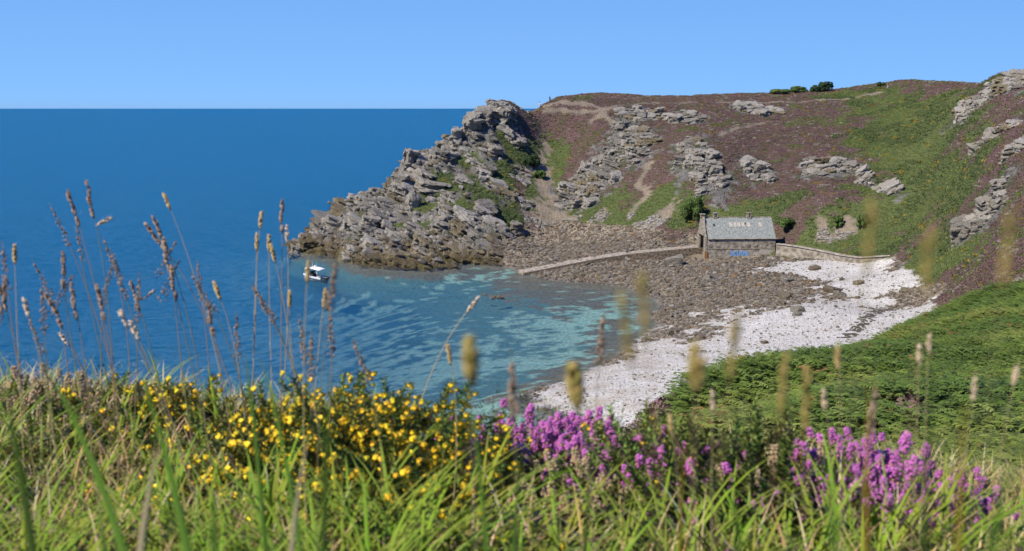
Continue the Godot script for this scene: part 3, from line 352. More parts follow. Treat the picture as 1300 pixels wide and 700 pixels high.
func shade_of(g: int, x: float, d: float, y: float) -> Color:
	var a := n_mid.get_noise_2d(x * 1.7 + 40.0, d * 1.7)
	var b := n_spot.get_noise_2d(x, d)
	var p := n_patch.get_noise_2d(x, d)
	match g:
		ROCK:
			var c := Color(0.30, 0.285, 0.26).lerp(Color(0.2, 0.19, 0.175), clampf(0.5 + a, 0.0, 1.0))
			if b > 0.18 and y > 3.0:
				c = c.lerp(Color(0.09, 0.1, 0.045), 0.8)
			if y < 2.6 + 2.0 * a:
				c = Color(0.16, 0.125, 0.075).lerp(Color(0.24, 0.19, 0.11), clampf(0.5 + b, 0.0, 1.0))
			if y < 0.7 + a:
				c = Color(0.13, 0.11, 0.045)
			return c
		SEABED:
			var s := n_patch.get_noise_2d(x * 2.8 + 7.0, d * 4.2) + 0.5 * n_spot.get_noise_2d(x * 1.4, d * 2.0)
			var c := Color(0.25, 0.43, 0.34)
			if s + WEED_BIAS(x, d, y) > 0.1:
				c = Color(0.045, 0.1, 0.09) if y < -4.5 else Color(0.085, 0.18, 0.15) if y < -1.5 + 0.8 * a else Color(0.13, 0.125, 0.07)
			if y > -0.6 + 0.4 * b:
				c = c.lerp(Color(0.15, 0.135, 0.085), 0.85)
			return c
		FORESHORE:
			return Color(0.25, 0.2, 0.145).lerp(Color(0.35, 0.3, 0.235), clampf(0.5 + a + 0.5 * b, 0.0, 1.0))
		SHINGLE:
			var w := Color(0.6, 0.57, 0.53).lerp(Color(0.7, 0.68, 0.65), clampf(0.5 + a, 0.0, 1.0))
			return w.lerp(Color(0.42, 0.36, 0.27), 0.8 * clampf(0.6 - y * 0.35 + b, 0.0, 1.0))
		HEATHER:
			return Color(0.17, 0.105, 0.1).lerp(Color(0.13, 0.1, 0.07), clampf(0.5 + 1.2 * b, 0.0, 1.0))
		GREEN:
			return Color(0.13, 0.16, 0.055).lerp(Color(0.1, 0.13, 0.045), clampf(0.5 + p, 0.0, 1.0))
		BRACKEN:
			return Color(0.05, 0.075, 0.022)
		SOIL:
			return Color(0.36, 0.29, 0.21).lerp(Color(0.26, 0.22, 0.17), clampf(0.5 + a, 0.0, 1.0))
	return Color(0.09, 0.08, 0.04).lerp(Color(0.16, 0.13, 0.07), clampf(0.5 + b, 0.0, 1.0))

func WEED_BIAS(x: float, d: float, y: float) -> float:
	# weed beds grow thick on the rocks under the far shore and sparsely on the sand of the cove
	var s := -0.32
	for b in WEEDS:
		var p: float = (x - b[0]) / b[2]
		var q: float = (d - b[1]) / b[3]
		s = maxf(s, b[4] * (1.0 - p * p - q * q))
	if y < -5.5:
		s = maxf(s, 0.0)
	return s

func land(x0: float, x1: float, d0: float, d1: float, step: float, hole: bool) -> void:
	var nx := int((x1 - x0) / step) + 1
	var nd := int((d1 - d0) / step) + 1
	var v := PackedVector3Array()
	var n := PackedVector3Array()
	var c := PackedColorArray()
	var g := PackedByteArray()
	v.resize(nx * nd)
	n.resize(nx * nd)
	c.resize(nx * nd)
	g.resize(nx * nd)
	for j in nd:
		for i in nx:
			var x := x0 + i * step
			var d := d0 + j * step
			var k := j * nx + i
			if hole and ((d < 40.0 and x > 0.75 * d + 30.0) or x < -0.6 * d - 22.0):
				v[k] = Vector3(x, maxf(-14.8, hbase(x, d)), -d)
				g[k] = SEABED if v[k].y < -0.15 else HEATHER
				c[k] = Color(0.1, 0.08, 0.06)
				continue
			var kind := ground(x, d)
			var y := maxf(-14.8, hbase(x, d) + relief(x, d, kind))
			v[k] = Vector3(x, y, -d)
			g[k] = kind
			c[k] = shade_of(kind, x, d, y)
	for j in nd:
		for i in nx:
			var l := v[j * nx + maxi(i - 1, 0)]
			var r := v[j * nx + mini(i + 1, nx - 1)]
			var a := v[maxi(j - 1, 0) * nx + i]
			var b := v[mini(j + 1, nd - 1) * nx + i]
			n[j * nx + i] = (r - l).cross(b - a).normalized()
	var called := {SEABED: "sea_bed", FORESHORE: "rocky_foreshore", SHINGLE: "shingle_beach", ROCK: "headland_cliff", HEATHER: "hillside", TURF: "clifftop"}
	var mats := {SEABED: M.bed, FORESHORE: M.shore, SHINGLE: M.shingle, ROCK: M.cliff, HEATHER: M.soil, TURF: M.soil}
	var sets := {}
	for s in called:
		sets[s] = PackedInt32Array()
	for j in nd - 1:
		for i in nx - 1:
			var k := j * nx + i
			if hole and absf(v[k].x + 0.5) < 11.5 and v[k].z > -11.2 and v[k].z < 3.5:
				continue
			var kind := g[k]
			if kind in [GREEN, BRACKEN, SOIL]:
				kind = HEATHER
			var tri: PackedInt32Array = sets[kind]
			tri.append_array(PackedInt32Array([k, k + nx, k + 1, k + 1, k + nx, k + nx + 1]))
			sets[kind] = tri
	for s in called:
		var tri: PackedInt32Array = sets[s]
		if tri.size() == 0:
			continue
		var map := PackedInt32Array()
		map.resize(v.size())
		map.fill(-1)
		var vv := PackedVector3Array()
		var nn := PackedVector3Array()
		var cc := PackedColorArray()
		for q in tri.size():
			var k := tri[q]
			if map[k] < 0:
				map[k] = vv.size()
				vv.append(v[k])
				nn.append(n[k])
				cc.append(c[k])
			tri[q] = map[k]
		var o := put(called[s], arrays_mesh(vv, nn, cc, tri), mats[s])
		structure(o)
		places[s] = o

var places := {}

# ---------------------------------------------------------------- materials
func materials() -> void:
	var grain := noise_tex(noise(0.02, 31, 5), 512, Color(0.55, 0.55, 0.55), Color(1, 1, 1), Color(0.85, 0.85, 0.85))
	var bump := noise_tex(noise(0.03, 37, 5), 512, Color.BLACK, Color.WHITE)
	var crack := noise_tex(noise(0.018, 41, 5, FastNoiseLite.TYPE_SIMPLEX_SMOOTH, FastNoiseLite.FRACTAL_RIDGED), 512, Color.BLACK, Color.WHITE)
	var pebble := noise_tex(noise(0.06, 43, 2, FastNoiseLite.TYPE_CELLULAR), 512, Color(0.55, 0.54, 0.52), Color(1, 1, 1), Color(0.92, 0.92, 0.91))
	var pebble_h := noise_tex(noise(0.06, 43, 2, FastNoiseLite.TYPE_CELLULAR), 512, Color.BLACK, Color.WHITE)
	M.soil = grained(tinted(flat_mat(Color.WHITE, 0.95)), grain, 5.0, bump, 0.4)
	M.bed = grained(tinted(flat_mat(Color.WHITE, 0.95)), grain, 7.0)
	M.shore = grained(tinted(flat_mat(Color.WHITE, 0.9)), pebble, 9.0, pebble_h, 0.3)
	M.shingle = grained(tinted(flat_mat(Color.WHITE, 0.95)), pebble, 5.0, pebble_h, 0.12)
	M.cliff = grained(tinted(flat_mat(Color.WHITE, 0.9)), grain, 6.0, crack, 0.8)
	M.rock = []
	for c in [Color(0.42, 0.385, 0.325), Color(0.31, 0.285, 0.24), Color(0.48, 0.445, 0.385), Color(0.24, 0.195, 0.135), Color(0.17, 0.135, 0.075), Color(0.3, 0.25, 0.16)]:
		M.rock.append(grained(flat_mat(c, 0.92), grain, 2.2, crack, 0.25))
	M.rock_tinted = grained(tinted(flat_mat(Color.WHITE, 0.92)), grain, 2.2, crack, 0.25)
	M.bark = grained(flat_mat(Color(0.12, 0.09, 0.06)), grain, 0.6)
	var stain := noise_tex(noise(0.012, 61, 5), 512, Color(0.45, 0.42, 0.38), Color(1, 0.99, 0.97), Color(0.8, 0.78, 0.75))
	var roofs := noise_tex(noise(0.02, 67, 4), 512, Color(0.5, 0.56, 0.55), Color(1, 0.94, 0.84), Color(0.76, 0.79, 0.79))
	M.plaster = grained(flat_mat(Color(0.41, 0.385, 0.345)), stain, 7.0, bump, 0.05)
	M.pale_stone = grained(flat_mat(Color(0.46, 0.43, 0.38)), stain, 3.0, crack, 0.08)
	M.ochre_stone = grained(flat_mat(Color(0.42, 0.34, 0.2)), stain, 1.5)
	M.rust = grained(flat_mat(Color(0.4, 0.2, 0.07)), stain, 1.2)
	M.concrete = grained(flat_mat(Color(0.47, 0.43, 0.37)), stain, 6.0, bump, 0.06)
	M.dark_wall = grained(flat_mat(Color(0.24, 0.205, 0.165)), stain, 4.0, crack, 0.15)
	M.slate = grained(flat_mat(Color(0.38, 0.385, 0.38), 0.8), roofs, 5.0)
	M.pale_patch = grained(flat_mat(Color(0.58, 0.56, 0.53)), stain, 1.6)
	M.white_patch = grained(flat_mat(Color(0.6, 0.59, 0.56)), stain, 1.6)
	M.blue_paint = flat_mat(Color(0.12, 0.34, 0.75), 0.6)
	M.white_paint = flat_mat(Color(0.8, 0.8, 0.78), 0.35)
	M.boat_hull = flat_mat(Color(0.3, 0.34, 0.36), 0.4)
	M.boat_tube = flat_mat(Color(0.4, 0.42, 0.44), 0.55)
	M.dark_trim = flat_mat(Color(0.03, 0.032, 0.038), 0.5)
	M.dark_glass = flat_mat(Color(0.04, 0.05, 0.055), 0.1)
	M.cloth = tinted(flat_mat(Color.WHITE, 0.85))
	M.straw = [flat_mat(Color(0.42, 0.33, 0.18), 0.7), flat_mat(Color(0.2, 0.18, 0.08), 0.7), flat_mat(Color(0.3, 0.2, 0.11), 0.7)]
	M.petal = tinted(flat_mat(Color.WHITE, 0.6))
	M.leaf = tinted(flat_mat(Color.WHITE, 0.7))
	M.leaf.metallic_specular = 0.18
	M.leaf.backlight_enabled = true
	M.leaf.backlight = Color(0.5, 0.5, 0.5)

# ---------------------------------------------------------------- camera, sky, sun, sea
func view() -> void:
	var cam := Camera3D.new()
	cam.name = "camera"
	add_child(cam)
	cam.position = Vector3(0, 30, 0)
	cam.rotation.x = -atan(213.0 / 1394.0)
	var lens := CameraAttributesPhysical.new()
	lens.frustum_focal_length = 12.0 / (350.0 / 1394.0)
	lens.frustum_focus_distance = 230.0
	lens.exposure_aperture = 47.8 / 5.6
	lens.frustum_near = 0.05
	lens.frustum_far = 90000.0
	cam.attributes = lens
	cam.fov = rad_to_deg(2.0 * atan(350.0 / 1394.0))
	cam.near = 0.05
	cam.far = 90000.0
	cam.current = true
	var env := Environment.new()
	env.background_mode = Environment.BG_SKY
	var sky := ProceduralSkyMaterial.new()
	sky.sky_top_color = Color(0.09, 0.32, 0.7)
	sky.sky_horizon_color = Color(0.455, 0.645, 0.85)
	sky.sky_curve = 0.2
	sky.ground_horizon_color = Color(0.5, 0.65, 0.8)
	sky.ground_bottom_color = Color(0.3, 0.35, 0.38)
	env.sky = Sky.new()
	env.sky.sky_material = sky
	env.tonemap_mode = Environment.TONE_MAPPER_LINEAR
	env.tonemap_exposure = 1.5
	env.sdfgi_enabled = true
	env.ssao_enabled = true
	env.ssil_enabled = true
	env.volumetric_fog_enabled = true
	env.volumetric_fog_density = 0.0
	var we := WorldEnvironment.new()
	we.name = "environment"
	we.environment = env
	add_child(we)
	var sun := DirectionalLight3D.new()
	sun.name = "sun"
	sun.light_energy = 1.5
	sun.light_color = Color(1.0, 0.965, 0.9)
	sun.light_angular_distance = 0.5
	sun.shadow_enabled = true
	add_child(sun)
	sun.look_at_from_position(Vector3(-57, 73, 41), Vector3.ZERO)

func sea() -> void:
	var v := PackedVector3Array()
	var n := PackedVector3Array()
	var uv := PackedVector2Array()
	var idx := PackedInt32Array()
	var cols := 96
	var radii := [20.0]
	while radii[-1] < 45000.0:
		radii.append(radii[-1] * 1.07)
	for r in radii:
		for i in cols + 1:
			var a := deg_to_rad(-110.0 + 220.0 * i / cols)
			var p := Vector3(r * sin(a), 0, -r * cos(a))
			v.append(p)
			n.append(Vector3.UP)
			uv.append(Vector2(p.x / 80.0, p.z / 34.0))
	for j in radii.size() - 1:
		for i in cols:
			var k := j * (cols + 1) + i
			idx.append_array(PackedInt32Array([k, k + cols + 1, k + 1, k + 1, k + cols + 1, k + cols + 2]))
	var m := StandardMaterial3D.new()
	m.transparency = BaseMaterial3D.TRANSPARENCY_ALPHA
	m.albedo_color = Color(0.1, 0.4, 0.6, 0.03)
	m.roughness = 0.1
	m.metallic_specular = 0.31
	m.normal_enabled = true
	var t := NoiseTexture2D.new()
	t.width = 1024
	t.height = 1024
	t.seamless = true
	t.as_normal_map = true
	t.bump_strength = 40.0
	t.noise = noise(0.014, 53, 5)
	m.normal_texture = t
	m.normal_scale = 1.0
	m.heightmap_enabled = true
	m.heightmap_texture = noise_tex(noise(0.0035, 59, 3), 1024, Color.BLACK, Color.WHITE)
	m.heightmap_scale = 220.0
	structure(put("sea", arrays_mesh(v, n, PackedColorArray(), idx, uv), m))
	var deep := PlaneMesh.new()
	deep.size = Vector2(90000, 90000)
	structure(put("sea_floor", deep, flat_mat(Color(0.05, 0.08, 0.08)), null, Transform3D(Basis(), Vector3(0, -15.2, 0))))
	var water := FogVolume.new()
	water.name = "sea_water"
	water.shape = RenderingServer.FOG_VOLUME_SHAPE_BOX
	water.size = Vector3(88000, 15.0, 88000)
	water.position = Vector3(0, -7.54, 0)
	var fm := FogMaterial.new()
	fm.density = 0.031
	fm.albedo = Color(0.012, 0.27, 0.56).linear_to_srgb()
	water.material = fm
	structure(water)
	add_child(water)

# ---------------------------------------------------------------- rocks and stones
func ico(sub: int) -> Array:
	var t := (1.0 + sqrt(5.0)) / 2.0
	var v := [Vector3(-1, t, 0), Vector3(1, t, 0), Vector3(-1, -t, 0), Vector3(1, -t, 0), Vector3(0, -1, t), Vector3(0, 1, t), Vector3(0, -1, -t), Vector3(0, 1, -t), Vector3(t, 0, -1), Vector3(t, 0, 1), Vector3(-t, 0, -1), Vector3(-t, 0, 1)]
	var f := [[0, 11, 5], [0, 5, 1], [0, 1, 7], [0, 7, 10], [0, 10, 11], [1, 5, 9], [5, 11, 4], [11, 10, 2], [10, 7, 6], [7, 1, 8], [3, 9, 4], [3, 4, 2], [3, 2, 6], [3, 6, 8], [3, 8, 9], [4, 9, 5], [2, 4, 11], [6, 2, 10], [8, 6, 7], [9, 8, 1]]
	var tri := []
	for q in f:
		tri.append([v[q[0]].normalized(), v[q[1]].normalized(), v[q[2]].normalized()])
	for s in sub:
		var nt := []
		for q in tri:
			var a: Vector3 = ((q[0] + q[1]) * 0.5).normalized()
			var b: Vector3 = ((q[1] + q[2]) * 0.5).normalized()
			var c: Vector3 = ((q[2] + q[0]) * 0.5).normalized()
			nt.append_array([[q[0], a, c], [a, q[1], b], [c, b, q[2]], [a, b, c]])
		tri = nt
	return tri

func rock_mesh(sub: int, slab: float, rough: float, sd: int) -> ArrayMesh:
	# a block split along its beds and joints, with a few odd breaks
	var r := RandomNumberGenerator.new()
	r.seed = sd
	var nz := noise(1.6, sd, 2)
	var planes := []
	for u in [Vector3(1, 0, 0), Vector3(-1, 0, 0), Vector3(0, 0, 1), Vector3(0, 0, -1)]:
		planes.append([(u + Vector3(r.randf_range(-0.3, 0.3), r.randf_range(-0.3, 0.3), r.randf_range(-0.3, 0.3))).normalized(), r.randf_range(0.6, 0.9)])
	for u in [1.0, -1.0]:
		planes.append([Vector3(r.randf_range(-0.2, 0.2), u, r.randf_range(-0.2, 0.2)).normalized(), slab])
	for i in 4:
		planes.append([Vector3(r.randf_range(-1, 1), r.randf_range(-0.6, 0.6), r.randf_range(-1, 1)).normalized(), r.randf_range(0.7, 0.95)])
	var v := PackedVector3Array()
	var n := PackedVector3Array()
	for q in ico(sub):
		var p := []
		for k in 3:
			var u: Vector3 = q[k]
			var best := 1.3
			for pl in planes:
				var c: float = u.dot(pl[0])
				if c > 0.05:
					best = minf(best, pl[1] / c)
			p.append(u * best * (1.0 + rough * nz.get_noise_3d(u.x, u.y, u.z)))
		face(v, n, p[0], p[1], p[2], p[0])
	return arrays_mesh(v, n, PackedColorArray(), PackedInt32Array())

func face(v: PackedVector3Array, n: PackedVector3Array, a: Vector3, b: Vector3, c: Vector3, out: Vector3) -> void:
	# a flat triangle that faces outwards
	var e := (c - a).cross(b - a).normalized()
	if e.dot(out) < 0.0:
		e = -e
		v.append(a)
		v.append(c)
		v.append(b)
	else:
		v.append(a)
		v.append(b)
		v.append(c)
	for k in 3:
		n.append(e)

func leaf(v: PackedVector3Array, n: PackedVector3Array, c: PackedColorArray, p0: Vector3, p1: Vector3, p2: Vector3, e: Vector3, col: Color) -> void:
	# a leaf-sized triangle, its upper side turned the way its plant faces
	if (p2 - p0).cross(p1 - p0).dot(e) < 0.0:
		var t := p1
		p1 = p2
		p2 = t
	v.append(p0)
	v.append(p1)
	v.append(p2)
	for k in 3:
		n.append(e)
		c.append(col)

func joined(kit: Array, list: Array) -> ArrayMesh:
	# many small pieces [variant, transform, colour] as one mesh
	var v := PackedVector3Array()
	var n := PackedVector3Array()
	var c := PackedColorArray()
	var kv := []
	var kn := []
	for m in kit:
		var a: Array = m.surface_get_arrays(0)
		kv.append(a[Mesh.ARRAY_VERTEX])
		kn.append(a[Mesh.ARRAY_NORMAL])
	for q in list:
		var tr: Transform3D = q[1]
		var pv: PackedVector3Array = tr * kv[q[0]]
		v.append_array(pv)
		var src: PackedVector3Array = kn[q[0]]
		var nb := tr.basis.inverse().transposed()
		var pn: PackedVector3Array = Transform3D(nb, Vector3.ZERO) * src
		n.append_array(pn)
		var cc := PackedColorArray()
		cc.resize(pv.size())
		cc.fill(q[2])
		c.append_array(cc)
	for i in n.size():
		n[i] = n[i].normalized()
	return arrays_mesh(v, n, c, PackedInt32Array())

func crag_mesh(sub: int, beds: float, sd: int) -> ArrayMesh:
	# a mass of bedrock: split along joints, each bed weathered back by its own amount
	var r := RandomNumberGenerator.new()
	r.seed = sd
	var nz := noise(1.1, sd, 3)
	var planes := []
	for u in [Vector3(1, 0, 0), Vector3(-1, 0, 0), Vector3(0, 0, 1), Vector3(0, 0, -1), Vector3(0.7, 0, 0.7), Vector3(-0.7, 0, 0.7)]:
		planes.append([(u + Vector3(r.randf_range(-0.25, 0.25), r.randf_range(-0.15, 0.35), r.randf_range(-0.25, 0.25))).normalized(), r.randf_range(0.6, 0.95)])
	planes.append([Vector3(r.randf_range(-0.3, 0.3), 1, r.randf_range(-0.3, 0.3)).normalized(), r.randf_range(0.6, 0.85)])
	var out := []
	for i in 40:
		out.append(Vector3(r.randf_range(-0.16, 0.16), r.randf_range(0.72, 1.14), r.randf_range(-0.16, 0.16)))
	var v := PackedVector3Array()
	var n := PackedVector3Array()
	for q in ico(sub):
		var p := []
		for k in 3:
			var u: Vector3 = q[k]
			var best := 1.25
			for pl in planes:
				var c: float = u.dot(pl[0])
				if c > 0.05:
					best = minf(best, pl[1] / c)
			var w := u * best * (1.0 + 0.18 * nz.get_noise_3d(u.x, u.y, u.z))
			var f := (w.y + 1.3) * beds + 0.5 * nz.get_noise_3d(w.x * 0.7 + 9.0, 0.0, w.z * 0.7)
			var joint := int(floorf((w.x * 0.8 + w.z * 0.6 + 2.0) * 1.8))
			var o: Vector3 = out[(int(floorf(f)) + joint * 7) % 40]
			p.append(Vector3(w.x * o.y + o.x, w.y, w.z * o.y + o.z))
		face(v, n, p[0], p[1], p[2], p[0])
	return arrays_mesh(v, n, PackedColorArray(), PackedInt32Array())

var crags := []
var slabs := []
var lumps := []
var bits := []

func rock_kit() -> void:
	for i in 9:
		slabs.append(rock_mesh(2, 0.42 + 0.03 * i, 0.12, 100 + i))
		bits.append(rock_mesh(1, 0.45 + 0.03 * i, 0.1, 300 + i))
	for i in 6:
		crags.append(crag_mesh(4, 3.2 + 0.4 * i, 400 + i))
	for i in 5:
		lumps.append(rock_mesh(1, 0.7, 0.2, 200 + i))

func strata(roll: float, dip: float, yaw: float) -> Basis:
	return Basis(Vector3(0, 0, 1), roll) * Basis(Vector3(1, 0, 0), dip) * Basis(Vector3.UP, yaw)

func rock_tone(y: float) -> Material:
	if y < 0.9 + rnd(-0.4, 0.5):
		return M.rock[4]
	if y < 3.4 + rnd(-1.6, 1.6):
		return M.rock[[3, 3, 5, 1][rng.randi() % 4]]
	return M.rock[[0, 0, 0, 1, 1, 2, 2, 2, 5][rng.randi() % 9]]

func tone(y: float) -> Color:
	var m: StandardMaterial3D = rock_tone(y)
	return m.albedo_color.srgb_to_linear() * rnd(0.8, 1.15)

func outcrops() -> void:
	for o in OUTCROPS:
		var b: Array = o[0]
		var t := thing("rock_outcrop", at(b[0], b[1]), o[1], "rock", "grey rock outcrops on the slopes")
		var count := clampi(int(b[2] * b[3] * 2.4), 35, 260)
		var made := 0
		var tries := 0
		var small := []
		while made < count and tries < 4000:
			tries += 1
			var a := rnd(0, TAU)
			var r := sqrt(rng.randf())
			var x: float = b[0] + cos(a) * r * b[2]
			var d: float = b[1] + sin(a) * r * b[3]
			if field([b], x, d, 0.8) < 0.05:
				continue
			made += 1
			var big := made % 4 == 0
			var s := rnd(0.75, 1.3) if big else rnd(0.25, 0.62)
			var basis := strata(o[2] + rnd(-0.12, 0.12), 0.25 + rnd(-0.2, 0.2), rnd(-0.5, 0.5) + PI * (rng.randi() % 2)).scaled_local(Vector3(s * rnd(1.1, 2.1), s * rnd(0.7, 1.1), s * rnd(0.8, 1.3)))
			var tr := Transform3D(basis, at(x, d, s * rnd(0.0, 0.5)) - t.position)
			if big:
				put("rock", crags[rng.randi() % crags.size()], rock_tone(9.0), t, Transform3D(basis.scaled_local(Vector3(1.0, 1.5, 1.2)), at(x, d, -0.1 * s) - t.position))
			else:
				small.append([rng.randi() % bits.size(), tr, tone(9.0)])
		stuff(put("broken_rock", joined(bits, small), M.rock_tinted, t))

func headland_rocks() -> void:
	var cliff: Node = places[ROCK]
	# masses of bedrock that stand out singly
	var shown := 0
	for c in CRAGS:
		var w: float = c[3]
		var h: float = c[4]
		var basis := strata((-0.45 if c[5] == 0 else -0.2) + rnd(-0.1, 0.1), 0.15 + rnd(-0.1, 0.1), rnd(-0.4, 0.4) + PI * (rng.randi() % 2)).scaled_local(Vector3(w * rnd(0.6, 0.85), h * rnd(0.55, 0.75), w * rnd(0.5, 0.75)))
		put("rock", crags[rng.randi() % crags.size()], rock_tone(c[1]), cliff, Transform3D(basis, Vector3(c[0], c[1] - (0.3 if c[5] == 0 else 0.02) * h, -c[2])))
		shown += 1
	var goes := 0
	while shown < 235 and goes < 5000:
		goes += 1
		var x := rnd(-48.0, 2.0)
		var d := rnd(204.0, 270.0)
		if ground(x, d) != ROCK:
			continue
		var y := hgt(x, d)
		var s := rnd(1.0, 2.5) * (0.75 if y < 3.0 else 1.25 if y < 16.0 else 0.9)
		var basis := strata(-0.5 + rnd(-0.08, 0.08), 0.2 + rnd(-0.1, 0.1), rnd(-0.35, 0.35) + PI * (rng.randi() % 2)).scaled_local(Vector3(s * rnd(0.8, 1.5), s * rnd(0.5, 0.85), s * rnd(0.7, 1.2)))
		put("rock", crags[rng.randi() % crags.size()], rock_tone(y), cliff, Transform3D(basis, Vector3(x, y - 0.3 * s, -d)))
		shown += 1
	var small := []
	var made := 0
	var tries := 0
	while made < 2600 and tries < 60000:
		tries += 1
		var x := rnd(-50.0, 4.0)
		var d := rnd(202.0, 276.0)
		if ground(x, d) != ROCK:
			continue
		var y := hgt(x, d)
		if n_spot.get_noise_2d(x * 0.7, d * 0.7) > 0.2 and y > 4.0:
			continue
		var s := rnd(0.22, 0.62) * (1.7 if rng.randf() < 0.06 else 1.0)
		made += 1
		var basis := strata(-0.5 + rnd(-0.2, 0.2), 0.2 + rnd(-0.25, 0.25), rnd(-0.6, 0.6) + PI * (rng.randi() % 2)).scaled_local(Vector3(s * rnd(1.1, 2.2), s * rnd(0.7, 1.2), s * rnd(0.8, 1.4)))
		var tr := Transform3D(basis, Vector3(x, y + s * rnd(0.0, 0.5), -d))
		if s > 0.8 and shown < 295:
			put("rock", slabs[rng.randi() % slabs.size()], rock_tone(y), cliff, tr)
			shown += 1
		else:
			small.append([rng.randi() % bits.size(), tr, tone(y)])
	stuff(put("broken_rock", joined(bits, small), M.rock_tinted, cliff))
	# the low rocks off the point
	for c in SKERRIES:
		var base := Vector3(c[0], c[1], -c[2])
		var t := thing("sea_rock", Vector3(c[0], 0, -c[2]), c[5], "rock")
		for k in int(c[6]):
			var s: float = c[4] * rnd(0.3, 0.55)
			var off := Vector3(rnd(-0.5, 0.5) * c[3], 0, rnd(-0.4, 0.4) * c[3] * 0.6)
			var top: float = c[4] * (1.0 - 1.2 * absf(off.x / c[3]))
			var basis := strata(-0.4 + rnd(-0.2, 0.2), 0.1 + rnd(-0.2, 0.2), rnd(-0.5, 0.5)).scaled_local(Vector3(s * rnd(1.2, 1.8), s * 0.9, s * rnd(1.0, 1.4)))
			put("rock", crags[rng.randi() % crags.size()], M.rock[[3, 1, 4, 3][rng.randi() % 4]] if rng.randf() > 0.3 else M.rock[0], t, Transform3D(basis, off + Vector3(0, top * rnd(-0.05, 0.5), 0)))

func stones() -> void:
	var sets := []
	var tints := []
	for k in 2:
		sets.append([])
		tints.append([])
	for i in 80000:
		var x := rnd(-8.0, 66.0)
		var d := rnd(96.0, 240.0)
		if x > 34.0 and x < 50.5 and d > 198.6 and d < 207.5:
			continue
		var g := ground(x, d)
		var s := 0.0
		var c := Color()
		var k := 0
		if g == FORESHORE:
			s = rnd(0.1, 0.25) * (1.9 if rng.randf() < 0.1 else 1.0)
			c = [Color(0.25, 0.195, 0.13), Color(0.32, 0.265, 0.195), Color(0.18, 0.15, 0.115), Color(0.38, 0.335, 0.27), Color(0.25, 0.225, 0.195)][rng.randi() % 5]
			if rng.randf() < 0.012:
				c = Color(0.34, 0.17, 0.06)
		elif g == SHINGLE:
			s = rnd(0.05, 0.11)
			k = 1
			c = [Color(0.68, 0.66, 0.63), Color(0.74, 0.72, 0.7), Color(0.6, 0.575, 0.54), Color(0.62, 0.55, 0.46)][rng.randi() % 4]
			if rng.randf() < 0.02 + (0.06 if n_patch.get_noise_2d(x * 1.6, d * 1.6) > 0.12 else 0.0):
				c = [Color(0.2, 0.18, 0.16), Color(0.28, 0.26, 0.24), Color(0.33, 0.28, 0.22)][rng.randi() % 3]
				s *= 1.8
		elif g == SOIL and d > 195.0 and hbase(x, d) < 8.0:
			s = rnd(0.15, 0.4)
			c = [Color(0.45, 0.42, 0.37), Color(0.38, 0.34, 0.28), Color(0.5, 0.48, 0.44)][rng.randi() % 3]
		else:
			continue
		sets[k].append(Transform3D(Basis.from_euler(Vector3(rnd(-0.4, 0.4), rnd(0, TAU), rnd(-0.4, 0.4))).scaled_local(Vector3(s * rnd(0.9, 1.5), s * 0.7, s * rnd(0.8, 1.2))), at(x, d, s * 0.15)))
		tints[k].append(c * rnd(0.85, 1.12))
	tag(stuff(many("foreshore_stones", lumps[0], M.rock_tinted, sets[0], tints[0])), "brown and grey stones strewn over the rocky foreshore", "stones")
	tag(stuff(many("beach_cobbles", lumps[1], M.rock_tinted, sets[1], tints[1])), "pale cobbles covering the white shingle beach", "stones")
	# boulders one can count
	for c in BOULDERS:
		var s: float = c[2]
		var b := put("boulder", slabs[rng.randi() % slabs.size()], M.rock[c[3]])
		b.transform = Transform3D(strata(rnd(-0.25, 0.25), rnd(-0.2, 0.2), rnd(0, TAU)).scaled_local(Vector3(s * 1.3, s * 0.9, s)), at(c[0], c[1], s * 0.2))
		tag(b, c[4], "boulder", "large boulders on the shore")
	var made := 0
	var label := "brown boulder among the stones of the rocky foreshore below the boathouse"
	while made < 150:
		var x := rnd(2.0, 60.0)
		var d := rnd(125.0, 215.0)
		if ground(x, d) != FORESHORE:
			continue
		made += 1
		var s := rnd(0.3, 0.55)
		var b := put("boulder", lumps[rng.randi() % lumps.size()] if rng.randf() < 0.5 else slabs[rng.randi() % slabs.size()], M.rock[[1, 3, 3, 0, 5][rng.randi() % 5]])
		b.transform = Transform3D(Basis.from_euler(Vector3(rnd(-0.4, 0.4), rnd(0, TAU), rnd(-0.4, 0.4))).scaled_local(Vector3(s * rnd(1.0, 1.6), s, s)), at(x, d, s * 0.2))
		tag(b, label, "boulder", "brown foreshore boulders")
	# the dark tide line of weed across the white shingle
	var weed := []
	for i in 240:
		var f := rng.randf()
		var p := TIDE_LINE[0].lerp(TIDE_LINE[1], f)
		weed.append(Transform3D(Basis(Vector3.UP, rnd(0, TAU)).scaled_local(Vector3(rnd(0.2, 0.6), rnd(0.03, 0.08), rnd(0.1, 0.25))), at(p.x + rnd(-0.9, 0.9), p.y + rnd(-0.8, 0.8), 0.04)))
	tag(stuff(many("seaweed_line", lumps[0], flat_mat(Color(0.07, 0.06, 0.045)), weed, [])), "dark line of dried seaweed across the white shingle", "seaweed")

